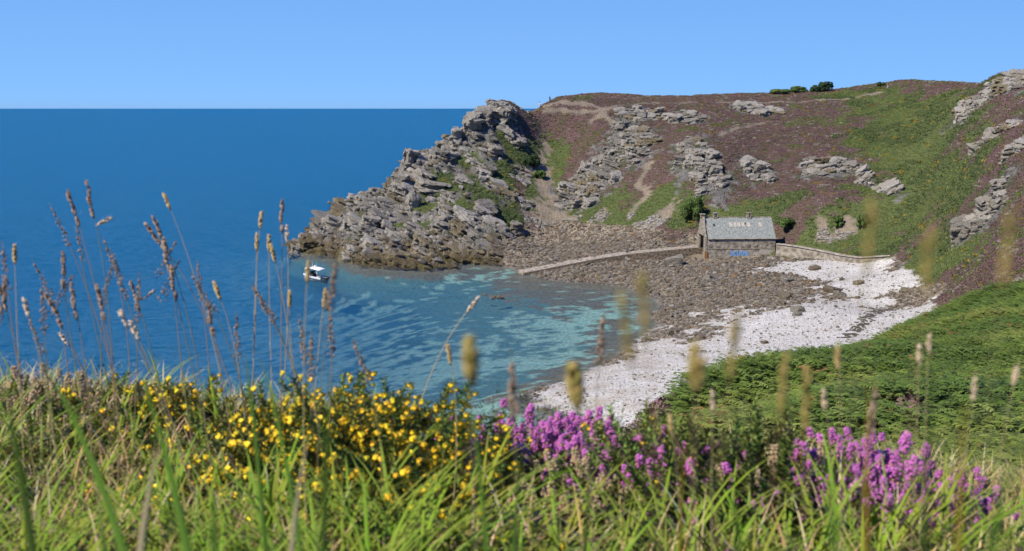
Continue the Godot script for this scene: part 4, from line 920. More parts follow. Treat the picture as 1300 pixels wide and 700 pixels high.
# ---------------------------------------------------------------- plants on the far slopes
func leaf_tuft(leaves: int, size: float, tall: float, sd: int) -> ArrayMesh:
	var r := RandomNumberGenerator.new()
	r.seed = sd
	var v := PackedVector3Array()
	var n := PackedVector3Array()
	var c := PackedColorArray()
	for i in leaves:
		var u := Vector3(r.randf_range(-1, 1), r.randf_range(0.05, 1.0), r.randf_range(-1, 1)).normalized()
		var p := u * r.randf_range(0.55, 1.0) * Vector3(0.6, tall, 0.6)
		var a := Vector3(r.randf_range(-1, 1), r.randf_range(-1, 1), r.randf_range(-1, 1)).normalized() * size
		var b := u.cross(a).normalized() * size * r.randf_range(0.5, 0.9)
		var e := (u + Vector3(0, 0.5, 0)).normalized()
		var k := r.randf_range(0.75, 1.15)
		leaf(v, n, c, p - a * 0.6, p + a * 0.6 + b * 0.3, p + b + u * size * 0.4, e, Color(k, k, k))
	return arrays_mesh(v, n, c, PackedInt32Array())

func bracken_mesh(sd: int) -> ArrayMesh:
	# arching fronds with pairs of tapering leaflets
	var r := RandomNumberGenerator.new()
	r.seed = sd
	var v := PackedVector3Array()
	var n := PackedVector3Array()
	var c := PackedColorArray()
	for f in 7:
		var a := TAU * f / 7.0 + r.randf_range(-0.3, 0.3)
		var out := Vector3(cos(a), 0, sin(a))
		var side := Vector3(-out.z, 0, out.x)
		var long := r.randf_range(0.55, 0.85)
		var k := r.randf_range(0.75, 1.2)
		for i in 9:
			var t := (i + 1.5) / 10.0
			var p := out * long * t * 0.75 + Vector3(0, 0.8 * long * (1.7 * t - 1.05 * t * t) + 0.15, 0)
			var w := 0.26 * long * (1.0 - t) + 0.03
			for s in [-1.0, 1.0]:
				var tip: Vector3 = p + side * s * w + out * 0.06 + Vector3(0, -0.03 + r.randf_range(-0.03, 0.03), 0)
				var e: Vector3 = (Vector3(0, 1, 0) + out * 0.4 + side * s * 0.2).normalized()
				leaf(v, n, c, p - out * 0.03, p + out * 0.05, tip, e, Color(k, k, k))
	return arrays_mesh(v, n, c, PackedInt32Array())

func pick(list: Array) -> Color:
	return list[rng.randi() % list.size()] * rnd(0.87, 1.13)

func cover() -> void:
	var tufts := [leaf_tuft(60, 0.19, 0.42, 1)]
	var ferns := [bracken_mesh(1)]
	var sets := {}
	for key in ["heather_cover", "green_scrub", "bracken_cover"]:
		sets[key] = [[[], []]]
	var purple := [Color(0.185, 0.105, 0.12), Color(0.17, 0.12, 0.105), Color(0.205, 0.12, 0.14), Color(0.18, 0.13, 0.1), Color(0.2, 0.145, 0.105), Color(0.14, 0.125, 0.07)]
	var green := [Color(0.15, 0.2, 0.055), Color(0.125, 0.175, 0.045), Color(0.185, 0.225, 0.08), Color(0.14, 0.185, 0.06)]
	var dark := [Color(0.1, 0.135, 0.05), Color(0.115, 0.15, 0.06), Color(0.085, 0.12, 0.045)]
	var fern := [Color(0.09, 0.135, 0.022), Color(0.115, 0.17, 0.03), Color(0.15, 0.2, 0.045), Color(0.07, 0.11, 0.02)]
	var d := 3.7
	while d < 345.0:
		var step := clampf(d * 0.0033, 0.36, 0.62) if d > 12.5 else 0.22
		var x := -0.30 * d - 2.0 if d > 190.0 else -2.0
		while x < 0.5 * d + 5.0:
			var px := x + rnd(-0.5, 0.5) * step
			var pd := d + rnd(-0.5, 0.5) * step
			x += step
			if hbase(px, pd) < 0.3:
				continue
			var g := ground(px, pd)
			var key := ""
			if g == ROCK and hbase(px, pd) < 4.5:
				continue
			var c := Color()
			var s := rnd(0.35, 0.7)
			var patch := n_patch.get_noise_2d(px * 0.9, pd * 0.9)
			var spot := n_spot.get_noise_2d(px * 1.3 + 50.0, pd * 1.3)
			if d < 13.0 and (px < 0.1 * pd - 0.1 or pd < 3.7 + 0.8 * n_fine.get_noise_2d(px, 3.0)):
				continue
			match g:
				HEATHER:
					key = "heather_cover"
					c = pick(purple)
					if patch > 0.34 or rng.randf() < 0.06:
						c = pick(green) * 0.85
					if spot > 0.4 and rng.randf() < 0.5:
						c = Color(0.26, 0.19, 0.035) * rnd(0.7, 1.2)
					elif spot < -0.42:
						c = Color(0.3, 0.27, 0.22)
				GREEN:
					key = "green_scrub"
					c = pick(green if patch > -0.08 else dark)
					s *= 1.0 if patch > -0.08 else 1.35
					if spot > 0.5:
						c = Color(0.28, 0.22, 0.04) * rnd(0.7, 1.2)
				ROCK:
					if rng.randf() < (0.12 if spot < 0.12 else 0.6):
						key = "green_scrub"
						c = pick(dark) if rng.randf() < 0.75 else pick(purple)
						s *= 0.8
				BRACKEN, TURF:
					key = "bracken_cover"
					c = pick(fern)
					s = rnd(0.6, 1.3) * clampf(d / 30.0, 0.34, 1.0)
					c = c.lerp(Color(0.19, 0.2, 0.05) if patch > 0.0 else Color(0.07, 0.12, 0.03), clampf(absf(patch) * 1.6, 0.0, 0.6))
					if rng.randf() < 0.02:
						c = Color(0.22, 0.13, 0.05)
				SOIL:
					if rng.randf() < 0.07:
						key = "green_scrub"
						c = pick(green)
						s *= 0.6
			if key == "":
				continue
			var k := 0
			sets[key][k][0].append(Transform3D(Basis(Vector3.UP, rnd(0, TAU)).scaled_local(Vector3(s * rnd(0.9, 1.3), s * rnd(0.75, 1.2), s * rnd(0.9, 1.3))), at(px, pd, -0.05 if d > 13.0 else -0.12)))
			c.a = 1.0
			sets[key][k][1].append(c)
		d += step
	var labels := {"heather_cover": ["low purple brown heather covering the far hillside", "heather"], "green_scrub": ["green grass and scrub covering the valley and gullies", "scrub"], "bracken_cover": ["dense green bracken covering the slope above the beach", "bracken"]}
	for key in sets:
		for k in 1:
			if sets[key][k][0].size() > 0:
				var o := many(key, (ferns if key == "bracken_cover" else tufts)[k], M.leaf, sets[key][k][0], sets[key][k][1])
				tag(stuff(o), labels[key][0], labels[key][1])

func crown_mesh(size: Vector3, leaves: int, leaf: float, tones: Array, sd: int) -> ArrayMesh:
	# small leaf faces spread through clumps that fill a lumpy crown
	var r := RandomNumberGenerator.new()
	r.seed = sd
	var v := PackedVector3Array()
	var n := PackedVector3Array()
	var c := PackedColorArray()
	var clumps := []
	for i in 16:
		var u := Vector3(r.randf_range(-1, 1), r.randf_range(-0.35, 1), r.randf_range(-1, 1)).normalized()
		clumps.append([u * r.randf_range(0.45, 0.8), r.randf_range(0.25, 0.42)])
	for i in leaves:
		var k: Array = clumps[r.randi() % clumps.size()]
		var u := Vector3(r.randf_range(-1, 1), r.randf_range(-0.8, 1), r.randf_range(-1, 1)).normalized()
		var p: Vector3 = (k[0] + u * k[1] * sqrt(r.randf_range(0.3, 1.0))) * size
		var a := Vector3(r.randf_range(-1, 1), r.randf_range(-1, 1), r.randf_range(-1, 1)).normalized() * leaf
		var b := u.cross(a).normalized() * leaf
		var col: Color = tones[r.randi() % tones.size()] * r.randf_range(0.75, 1.2)
		var e := (u + Vector3(0, 0.4, 0)).normalized()
		leaf(v, n, c, p - a, p + a * 0.4 - b * 0.5, p + a + b * 0.3, e, col)
		leaf(v, n, c, p - a, p + a + b * 0.3, p - a * 0.2 + b * 0.7, e, col)
	return arrays_mesh(v, n, c, PackedInt32Array())

func tube(points: Array, r0: float, r1: float, sides := 6) -> ArrayMesh:
	var v := PackedVector3Array()
	var n := PackedVector3Array()
	var idx := PackedInt32Array()
	for i in points.size():
		var p: Vector3 = points[i]
		var dir: Vector3 = (points[mini(i + 1, points.size() - 1)] - points[maxi(i - 1, 0)]).normalized()
		var a := dir.cross(Vector3(0.31, 0.2, 0.93)).normalized()
		var b := dir.cross(a)
		var r := lerpf(r0, r1, float(i) / (points.size() - 1))
		for k in sides:
			var e := a * cos(TAU * k / sides) + b * sin(TAU * k / sides)
			v.append(p + e * r)
			n.append(e)
	for i in points.size() - 1:
		for k in sides:
			var p := i * sides + k
			var q := i * sides + (k + 1) % sides
			idx.append_array(PackedInt32Array([p, p + sides, q, q, p + sides, q + sides]))
	return arrays_mesh(v, n, PackedColorArray(), idx)

func bushes() -> void:
	for b in BUSHES:
		var size := Vector3(b[2] * 0.62, b[3] * 0.66, b[2] * 0.55)
		var base := at(b[0], b[1])
		var t := thing("bush", base, b[5], "bush")
		var tones := [Color(0.075, 0.125, 0.035), Color(0.06, 0.1, 0.03), Color(0.1, 0.15, 0.045)] if b[4] == 0 else [Color(0.035, 0.06, 0.028), Color(0.045, 0.075, 0.03), Color(0.03, 0.05, 0.03)]
		put("crown", crown_mesh(size, int(1400 + 420 * b[2]), 0.16, tones, 500 + int(b[0] * 7.0)), M.leaf, t, Transform3D(Basis(), Vector3(0, b[3] * 0.38, 0)))
		put("trunk", tube([Vector3(0, -0.3, 0), Vector3(0.05, b[3] * 0.4, 0), Vector3(-0.1, b[3] * 0.8, 0.1)], 0.12, 0.05), M.bark, t)
# ---------------------------------------------------------------- the clifftop plants close by
func strip(v: PackedVector3Array, n: PackedVector3Array, c: PackedColorArray, idx: PackedInt32Array, root: Vector3, up: Vector3, lean: Vector3, long: float, wide: float, droop: float, lo: Color, hi: Color, segs := 6) -> void:
	# one grass blade: a tapering strip with a fold along its middle that arches over
	var side := lean.cross(Vector3.UP).normalized()
	var p := root
	var dir := up
	var base := v.size()
	for i in segs + 1:
		var t := float(i) / segs
		var w := wide * (1.0 - pow(t, 2.2)) * (0.55 + 0.9 * minf(t * 3.0, 0.5)) + 0.0002
		var nn := dir.cross(side).normalized()
		if nn.y < 0.0:
			nn = -nn
		v.append(p - side * w)
		v.append(p + nn * -w * 0.35)
		v.append(p + side * w)
		n.append((nn - side * 0.45).normalized())
		n.append(nn)
		n.append((nn + side * 0.45).normalized())
		var col := lo.lerp(hi, t)
		for k in 3:
			c.append(col)
		p += dir * long / segs
		dir = (dir + (lean * 0.8 - Vector3.UP * 0.6) * droop / segs).normalized()
	for i in segs:
		var k := base + i * 3
		idx.append_array(PackedInt32Array([k, k + 3, k + 1, k + 1, k + 3, k + 4, k + 1, k + 4, k + 2, k + 2, k + 4, k + 5]))

func grass_clump(blades: int, tall: float, wide: float, dry: float, sd: int) -> ArrayMesh:
	var r := RandomNumberGenerator.new()
	r.seed = sd
	var v := PackedVector3Array()
	var n := PackedVector3Array()
	var c := PackedColorArray()
	var idx := PackedInt32Array()
	for i in blades:
		var a := r.randf_range(0, TAU)
		var lean := Vector3(cos(a), 0, sin(a))
		var root := lean * r.randf_range(0, 0.05) + Vector3(r.randf_range(-0.03, 0.03), -0.02, r.randf_range(-0.03, 0.03))
		var up := (Vector3.UP + lean * r.randf_range(0.15, 1.7)).normalized()
		var g := [Color(0.135, 0.225, 0.022), Color(0.18, 0.265, 0.035), Color(0.095, 0.17, 0.017), Color(0.2, 0.24, 0.06)]
		var col: Color = g[r.randi() % 4] * r.randf_range(0.8, 1.2)
		var tip: Color = col.lerp(Color(0.26, 0.29, 0.06), 0.3)
		if r.randf() < dry:
			col = [Color(0.42, 0.33, 0.17), Color(0.34, 0.26, 0.13), Color(0.5, 0.42, 0.27)][r.randi() % 3]
			tip = col * 1.1
		strip(v, n, c, idx, root, up, lean, tall * r.randf_range(0.5, 1.0), wide * r.randf_range(0.6, 1.2), r.randf_range(0.4, 1.9), col, tip)
	return arrays_mesh(v, n, c, idx)

func blob(v: PackedVector3Array, n: PackedVector3Array, c: PackedColorArray, balls: Array, tr: Transform3D, col: Color) -> void:
	for q in balls:
		var a: Vector3 = q[0]
		var flip: bool = (q[2] - a).cross(q[1] - a).dot(a) < 0.0
		for k in ([0, 2, 1] if flip else [0, 1, 2]):
			v.append(tr * q[k])
			n.append((tr.basis * q[k]).normalized())
			c.append(col)

func facing(axis: Vector3) -> Basis:
	# a basis whose y runs along the axis
	var a := axis.normalized()
	var x := a.cross(Vector3(0.37, 0.11, 0.92)).normalized()
	return Basis(x, a, x.cross(a))

func turf() -> void:
	var kinds := [["meadow_grass", grass_clump(16, 0.34, 0.0042, 0.12, 1), 0], ["dry_grass", grass_clump(14, 0.3, 0.003, 0.75, 2), 1], ["short_turf", grass_clump(20, 0.17, 0.0035, 0.3, 3), 2]]
	var sets := [[], [], []]
	var tints := [[], [], []]
	for i in 17500:
		var d := 0.55 + 4.6 * pow(rng.randf(), 0.8)
		var x := rnd(-1, 1) * (0.56 * d + 0.95)
		var p := n_fine.get_noise_2d(x * 3.0, d * 3.0)
		var k := 0
		var right := clampf((x / d + 0.1) * 2.2, 0.0, 1.0)
		if rng.randf() < 0.15 + 0.18 * right + p * 0.4:
			k = 1
		elif d > 2.0 and rng.randf() < 0.5 + 0.3 * right:
			k = 2
		if d < 1.0 and rng.randf() < 0.45:
			continue
		if x > 0.12 * d and d > 3.5:
			continue
		if d > 2.4 and k == 0 and rng.randf() < 0.75:
			continue
		var s := rnd(0.7, 1.15)
		if d < 0.95:
			s *= 0.75
		if d > 2.0:
			s *= 0.76
		if x > -0.12 * d and d > 2.0:
			s *= 0.62
			if k == 0:
				k = 2
			if rng.randf() < 0.4:
				continue
		sets[k].append(Transform3D(Basis(Vector3.UP, rnd(0, TAU)).scaled_local(Vector3(s, s * rnd(0.8, 1.15), s)), at(x, d)))
		var warm := rnd(0.0, 0.16)
		tints[k].append(Color(rnd(0.75, 1.05) + warm, rnd(0.8, 1.1), rnd(0.7, 1.05)))
	var labels := ["long green grass blades filling the foreground", "dry straw coloured grass mixed through the foreground turf", "short tufted grass under the clifftop flowers"]
	for k in 3:
		tag(stuff(many(kinds[k][0], kinds[k][1], M.leaf, sets[k], tints[k])), labels[k], "grass")

func gorse_sprig(sd: int) -> ArrayMesh:
	var r := RandomNumberGenerator.new()
	r.seed = sd
	var v := PackedVector3Array()
	var n := PackedVector3Array()
	var c := PackedColorArray()
	for i in 64:
		var t := (i + 0.5) / 64.0
		var a := i * 2.4
		var out := Vector3(cos(a), 0.55, sin(a)).normalized()
		var p := Vector3(0.006 * sin(t * 5.0), t * 0.16, 0.006 * cos(t * 4.0))
		var side := out.cross(Vector3.UP).normalized() * 0.0036
		var tip := p + out * r.randf_range(0.016, 0.03) * (1.15 - 0.5 * t)
		var k := r.randf_range(0.7, 1.25)
		leaf(v, n, c, p - side, p + side, tip, out, Color(0.19, 0.235, 0.075) * k)
		leaf(v, n, c, p - Vector3(0, 0.0026, 0), p + Vector3(0, 0.0026, 0), tip, (out + side * 200.0).normalized(), Color(0.22, 0.26, 0.09) * k)
	return arrays_mesh(v, n, c, PackedInt32Array())

func pea_flower(sd: int) -> ArrayMesh:
	# a folded keel under an upright petal, two or three flowers to a tip
	var r := RandomNumberGenerator.new()
	r.seed = sd
	var v := PackedVector3Array()
	var n := PackedVector3Array()
	var c := PackedColorArray()
	var ball := ico(0)
	for f in 3:
		var a := r.randf_range(0, TAU)
		var out := Vector3(cos(a), r.randf_range(0.3, 0.9), sin(a)).normalized()
		var b := facing(out)
		var o := out * 0.006
		var col := Color(0.82, 0.56, 0.02) * r.randf_range(0.85, 1.1)
		blob(v, n, c, ball, Transform3D(b.scaled_local(Vector3(0.0035, 0.008, 0.0035)), o + out * 0.004), col)
		for s in [-1.0, 1.0]:
			var q: Vector3 = o + b.x * s * 0.007 + out * 0.012
			leaf(v, n, c, o, q + b.z * 0.004, o + out * 0.016 + b.z * 0.003, (out + b.z).normalized(), Color(0.88, 0.66, 0.04))
	return arrays_mesh(v, n, c, PackedInt32Array())

func gorse() -> void:
	var sprig := gorse_sprig(5)
	var flower := pea_flower(6)
	for g in GORSE:
		var base := at(g[0], g[1])
		var t := thing("gorse_bush", base, g[5], "gorse", "yellow flowering gorse bushes on the clifftop")
		var r: float = g[2]
		var h: float = g[3]
		var leaves := []
		var tints := []
		var blooms := []
		var bt := []
		var count := int(900.0 * r * r * 4.0 + 30)
		for i in count:
			var a := rnd(0, TAU)
			var q := sqrt(rng.randf())
			var x := cos(a) * q * r
			var z := sin(a) * q * r
			var top := h * sqrt(maxf(0.0, 1.0 - q * q * 0.85)) * rnd(0.55, 1.08)
			var ground_y := hgt(base.x + x, -(base.z + z)) - base.y
			var dir := Vector3(x * 1.4 / r + rnd(-0.5, 0.5), 1.0, z * 1.4 / r + rnd(-0.5, 0.5)).normalized()
			var p := Vector3(x, ground_y + top - 0.17, z)
			var s := rnd(0.7, 1.1)
			leaves.append(Transform3D(facing(dir).scaled_local(Vector3(s, s, s)), p))
			tints.append(Color(rnd(0.8, 1.2), rnd(0.85, 1.15), rnd(0.7, 1.0)))
			if rng.randf() < g[4] * (1.0 if n_fine.get_noise_2d((base.x + x) * 7.0, (base.z + z) * 7.0) > -0.1 else 0.25):
				for k in 6:
					var f := rnd(0.6, 0.95)
					blooms.append(Transform3D(facing(dir + Vector3(rnd(-0.6, 0.6), rnd(-0.3, 0.3), rnd(-0.6, 0.6))).scaled_local(Vector3(f, f, f)), p + dir * rnd(0.07, 0.165) * s + Vector3(rnd(-0.012, 0.012), 0, rnd(-0.012, 0.012))))
					bt.append(Color(rnd(0.9, 1.1), rnd(0.85, 1.05), 1.0))
		stuff(many("foliage", sprig, M.leaf, leaves, tints, t))
		if blooms.size() > 0:
			stuff(many("blossom", flower, M.petal, blooms, bt, t))
		put("stem", tube([Vector3(0, -0.05, 0), Vector3(0.02, h * 0.4, 0.01), Vector3(-0.02, h * 0.75, 0)], 0.008, 0.003, 5), M.bark, t)

func heather_spike(bells: int, long: float, tone: Color, sd: int) -> ArrayMesh:
	var r := RandomNumberGenerator.new()
	r.seed = sd
	var v := PackedVector3Array()
	var n := PackedVector3Array()
	var c := PackedColorArray()
	var ball := ico(0)
	for i in 26:
		var t := i / 26.0
		var a := i * 2.4
		var out := Vector3(cos(a), 0.5, sin(a)).normalized()
		var p := Vector3(0, t * 0.11, 0)
		var side := out.cross(Vector3.UP).normalized() * 0.0012
		leaf(v, n, c, p - side, p + side, p + out * 0.009, out, Color(0.07, 0.11, 0.035) * r.randf_range(0.7, 1.2))
	for i in 3:
		var a := TAU * i / 3.0
		var e := Vector3(cos(a), 0, sin(a))
		var f := Vector3(cos(a + TAU / 3.0), 0, sin(a + TAU / 3.0))
		leaf(v, n, c, e * 0.0011, f * 0.0011, Vector3(0, 0.11 + long, 0), (e + f).normalized(), Color(0.16, 0.09, 0.05))
	for i in bells:
		var t := (i + 0.5) / bells
		var a := i * 2.4 + r.randf_range(-0.4, 0.4)
		var out := Vector3(cos(a), r.randf_range(-0.35, 0.35), sin(a)).normalized()
		var p := Vector3(0, 0.1 + t * long, 0) + out * (0.0085 * (1.05 - 0.45 * t))
		var col := tone * r.randf_range(0.75, 1.25)
		if r.randf() < 0.1:
			col = Color(0.4, 0.22, 0.14)
		blob(v, n, c, ball, Transform3D(facing(out).scaled_local(Vector3(0.0037, 0.0056, 0.0037)), p), col)
	return arrays_mesh(v, n, c, PackedInt32Array())

func heather_foliage(r: float, h: float, sd: int) -> ArrayMesh:
	var g := RandomNumberGenerator.new()
	g.seed = sd
	var v := PackedVector3Array()
	var n := PackedVector3Array()
	var c := PackedColorArray()
	for s in int(900.0 * r * r + 25):
		var a := g.randf_range(0, TAU)
		var q := sqrt(g.randf()) * r
		var p := Vector3(cos(a) * q, -0.03, sin(a) * q)
		var dir := (Vector3(p.x / r * 0.7, 1, p.z / r * 0.7) + Vector3(g.randf_range(-0.4, 0.4), 0, g.randf_range(-0.4, 0.4))).normalized()
		var long := h * g.randf_range(0.6, 1.05)
		var dry := g.randf() < 0.2
		for i in 16:
			var t := (i + 1.0) / 16.0
			var b := i * 2.4
			var out := (facing(dir) * Vector3(cos(b), 0.5, sin(b))).normalized()
			var o := p + dir * long * t
			var side := out.cross(dir).normalized() * 0.0022
			leaf(v, n, c, o - side, o + side, o + out * 0.016, out, (Color(0.24, 0.19, 0.11) if dry else Color(0.11, 0.165, 0.055)) * g.randf_range(0.7, 1.25))
	return arrays_mesh(v, n, c, PackedInt32Array())

func heather() -> void:
	var mauve := Color(0.45, 0.13, 0.39)
	var kits := [[], []]
	for i in 5:
		kits[0].append(heather_spike(22 + i * 4, 0.024 + 0.006 * i, mauve, 40 + i))
		kits[1].append(heather_spike(18 + i * 3, 0.03 + 0.006 * i, Color(0.36, 0.28, 0.16), 60 + i))
	var k := 0
	for g in HEATHERS:
		k += 1
		var base := at(g[0], g[1])
		var kind: int = g[5]
		var t := thing("heather_plant" if kind == 0 else "dry_plant", base, g[6], "heather" if kind == 0 else "dry plant", "flowering heather on the clifftop" if kind == 0 else "dried seed heads on the clifftop")
		var r: float = g[2]
		var h: float = g[3]
		put("foliage", heather_foliage(r, h, 700 + k), M.leaf, t)
		for i in int(g[4] * 2.1):
			var a := rnd(0, TAU)
			var q := sqrt(rng.randf()) * r
			var p := Vector3(cos(a) * q, 0, sin(a) * q)
			p.y = hgt(base.x + p.x, -(base.z + p.z)) - base.y + h * rnd(0.6, 1.05) * (1.0 - 0.35 * q * q / (r * r)) - 0.14
			var dir := Vector3(p.x / r * 0.6 + rnd(-0.45, 0.45), 1, p.z / r * 0.6 + rnd(-0.45, 0.45))
			var s := rnd(0.55, 0.9) if kind == 0 else rnd(0.55, 0.95)
			put("flower_spike" if kind == 0 else "seed_head", kits[kind][rng.randi() % 5], M.petal, t, Transform3D(facing(dir).scaled_local(Vector3(s, s, s)), p))

func curve(a: Vector3, m: Vector3, b: Vector3, parts: int) -> Array:
	var out := []
	for i in parts + 1:
		var t := float(i) / parts
		out.append(a.lerp(m, t).lerp(m.lerp(b, t), t))
	return out

func seed_head(path: Array, kind: int, sd: int, at_z: float) -> ArrayMesh:
	# spikelets packed along the end of the stalk: in dense lobes, in one close spike, or as a loose plume
	var r := RandomNumberGenerator.new()
	r.seed = sd
	var v := PackedVector3Array()
	var n := PackedVector3Array()
	var c := PackedColorArray()
	var ball := ico(0)
	var end: Vector3 = path[-1]
	var dir: Vector3 = (path[-1] - path[-3]).normalized()
	var tones := [Color(0.17, 0.115, 0.085), Color(0.22, 0.155, 0.11), Color(0.28, 0.21, 0.15)]
	if kind == 1:
		tones = [Color(0.34, 0.24, 0.1), Color(0.28, 0.2, 0.07), Color(0.4, 0.3, 0.15)]
	if kind == 3:
		tones = [Color(0.5, 0.38, 0.25), Color(0.42, 0.32, 0.2), Color(0.55, 0.44, 0.32)]
	var near := clampf(-at_z / 2.0, 0.2, 1.0)
	var fat := 2.1 if kind == 1 else 1.0
	if near < 0.45:
		kind = 4
		tones = [Color(0.2, 0.16, 0.045), Color(0.16, 0.14, 0.035), Color(0.27, 0.2, 0.07)]
	var fit := pow(clampf(-at_z / 2.6, 0.2, 1.0), 0.8)
	var lobes := [[0.0, 0.03, 0.007]]
	if kind == 4:
		lobes = [[0.0, 0.038 * near, 0.0045 * near * fat]] if fat > 1.0 else [[0.0, 0.035 * near, 0.0045 * near], [0.05 * near, 0.03 * near, 0.003 * near]]
	if kind == 0:
		lobes = [[0.0, 0.017, 0.0045], [0.03, 0.013, 0.004], [0.06, 0.009, 0.0035]]
	elif kind == 1 or kind == 3:
		lobes = [[0.0, 0.022, 0.0042]]
	elif kind == 2:
		lobes = []
		for i in 9:
			lobes.append([0.012 * i, 0.006, 0.0016 + 0.0005 * i])
	for l0 in lobes:
		var l: Array = l0 if kind == 4 else [l0[0] * fit, l0[1] * fit, l0[2] * fit * 0.72]
		var off: Vector3 = facing(dir).x * (l[2] * r.randf_range(-1.2, 1.2) if kind == 0 else 0.0)
		for i in int(26.0 * fat if kind != 2 else 5.0):
			var t := r.randf_range(-1, 1)
			var a := r.randf_range(0, TAU)
			var b := facing(dir)
			var w: float = l[2] * sqrt(1.0 - t * t) * (1.0 if kind != 2 else 2.4)
			var p: Vector3 = end - dir * (l[0] + 0.02) + dir * t * l[1] + off + (b.x * cos(a) + b.z * sin(a)) * w
			var s := 0.0016 if kind == 2 else 0.0022 * fit if kind != 4 else 0.0035 * near * sqrt(fat)
			blob(v, n, c, ball, Transform3D(facing(dir + (b.x * cos(a) + b.z * sin(a)) * 0.5).scaled_local(Vector3(s, s * 2.8, s)), p), tones[r.randi() % 3] * r.randf_range(0.75, 1.25))
	return arrays_mesh(v, n, c, PackedInt32Array())

func stalks() -> void:
	var i := 0
	for s in STALKS:
		i += 1
		var base := at(s[0], s[1])
		var tip := Vector3(s[2], s[3], -s[4])
		var kind: int = s[5]
		var t := thing("grass_stalk", base, s[6], "grass", s[7])
		tip -= base
		var mid := Vector3(tip.x * 0.35 + rnd(-0.05, 0.05), tip.y * 0.6, tip.z * 0.3)
		var path := curve(Vector3(0, -0.03, 0), mid, tip, 10)
		var thin: float = clampf(s[1] / 2.4, 0.3, 1.0)
		put("stem", tube(path, 0.0014 * thin, 0.0007 * thin, 4), M.straw[0 if kind in [1, 3] else 1 + i % 2], t)
		put("seed_head", seed_head(path, kind, 900 + i, base.z), M.petal, t)
		if kind == 0 and i % 2 == 0:
			var from: Vector3 = path[8]
			var out := Vector3(rnd(-0.05, 0.05), rnd(0.02, 0.06), rnd(-0.02, 0.02))
			var side := curve(from, from + out * 0.5 + Vector3(0, 0.01, 0), from + out, 4)
			put("side_head", seed_head(side, 1 + i % 3 if i % 3 != 0 else 2, 1900 + i, base.z), M.petal, t)

func long_blades() -> void:
	for s in BLADES:
		var base := at(s[0], s[1])
		var tip := Vector3(s[2], s[3], -s[4]) - base
		var t := thing("long_grass", base, s[7], "grass", "broad grass blades close by")
		var v := PackedVector3Array()
		var n := PackedVector3Array()
		var c := PackedColorArray()
		var idx := PackedInt32Array()
		var lean := Vector3(tip.x, 0, tip.z)
		lean = lean.normalized() if lean.length() > 0.01 else Vector3(1, 0, 0)
		var col := [Color(0.13, 0.24, 0.035), Color(0.08, 0.13, 0.025), Color(0.4, 0.25, 0.03), Color(0.45, 0.37, 0.22)][int(s[6])] as Color
		var path := curve(Vector3(0, -0.02, 0), Vector3(tip.x * 0.3, tip.y * 0.75, tip.z * 0.3), tip, 9)
		for q in 10:
			var f := q / 9.0
			var p: Vector3 = path[q]
			var dir: Vector3 = (path[mini(q + 1, 9)] - path[maxi(q - 1, 0)]).normalized()
			var across := dir.cross(Vector3(lean.z * 0.4, 0.1, 1.0)).normalized()
			var w: float = s[5] * (1.0 - pow(f, 3.0)) * (0.6 + 0.4 * minf(1.0, f * 4.0)) + 0.0003
			var nn := across.cross(dir).normalized()
			v.append_array(PackedVector3Array([p - across * w, p - nn * w * 0.3, p + across * w]))
			n.append_array(PackedVector3Array([(nn - across * 0.4).normalized(), nn, (nn + across * 0.4).normalized()]))
			for k in 3:
				c.append(col * (0.9 + 0.2 * f))
		for q in 9:
			var k := q * 3
			idx.append_array(PackedInt32Array([k, k + 3, k + 1, k + 1, k + 3, k + 4, k + 1, k + 4, k + 2, k + 2, k + 4, k + 5]))
		put("leaf_blade", arrays_mesh(v, n, c, idx), M.leaf, t)

# ---------------------------------------------------------------- what people built
func add_box(st: SurfaceTool, at_: Vector3, size: Vector3, turn := Basis()) -> void:
	var b := BoxMesh.new()
	b.size = size
	st.append_from(b, 0, Transform3D(turn, at_))

func box_part(called: String, at_: Vector3, size: Vector3, mat: Material, parent: Node, turn := Basis()) -> MeshInstance3D:
	var st := SurfaceTool.new()
	st.begin(Mesh.PRIMITIVE_TRIANGLES)
	add_box(st, at_, size, turn)
	return put(called, st.commit(), mat, parent)

func prism(st: SurfaceTool, poly: Array, a: Vector3, u: Vector3, w: Vector3, deep: Vector3) -> void:
	# the outline poly, in the plane of u and w through a, drawn out along deep
	var flat := PackedVector2Array(poly)
	var idx := Geometry2D.triangulate_polygon(flat)
	var pts := []
	for p in poly:
		pts.append(a + u * p.x + w * p.y)
	var mid := Vector3.ZERO
	for p in pts:
		mid += p / pts.size()
	mid += deep * 0.5
	for k in range(0, idx.size(), 3):
		out_tri(st, pts[idx[k]], pts[idx[k + 1]], pts[idx[k + 2]], -deep)
		out_tri(st, pts[idx[k]] + deep, pts[idx[k + 1]] + deep, pts[idx[k + 2]] + deep, deep)
	var turn := 1.0 if Geometry2D.is_polygon_clockwise(flat) else -1.0
	for k in pts.size():
		var p: Vector3 = pts[k]
		var q: Vector3 = pts[(k + 1) % pts.size()]
		var e: Vector2 = flat[(k + 1) % flat.size()] - flat[k]
		var side := (u * -e.y + w * e.x) * turn
		out_tri(st, p, q, q + deep, side)
		out_tri(st, p, q + deep, p + deep, side)

func out_tri(st: SurfaceTool, a: Vector3, b: Vector3, c: Vector3, out: Vector3) -> void:
	var n := (c - a).cross(b - a).normalized()
	if n.dot(out) < 0.0:
		n = -n
		var t := b
		b = c
		c = t
	for p in [a, b, c]:
		st.set_normal(n)
		st.add_vertex(p)

func begin() -> SurfaceTool:
	var st := SurfaceTool.new()
	st.begin(Mesh.PRIMITIVE_TRIANGLES)
	return st

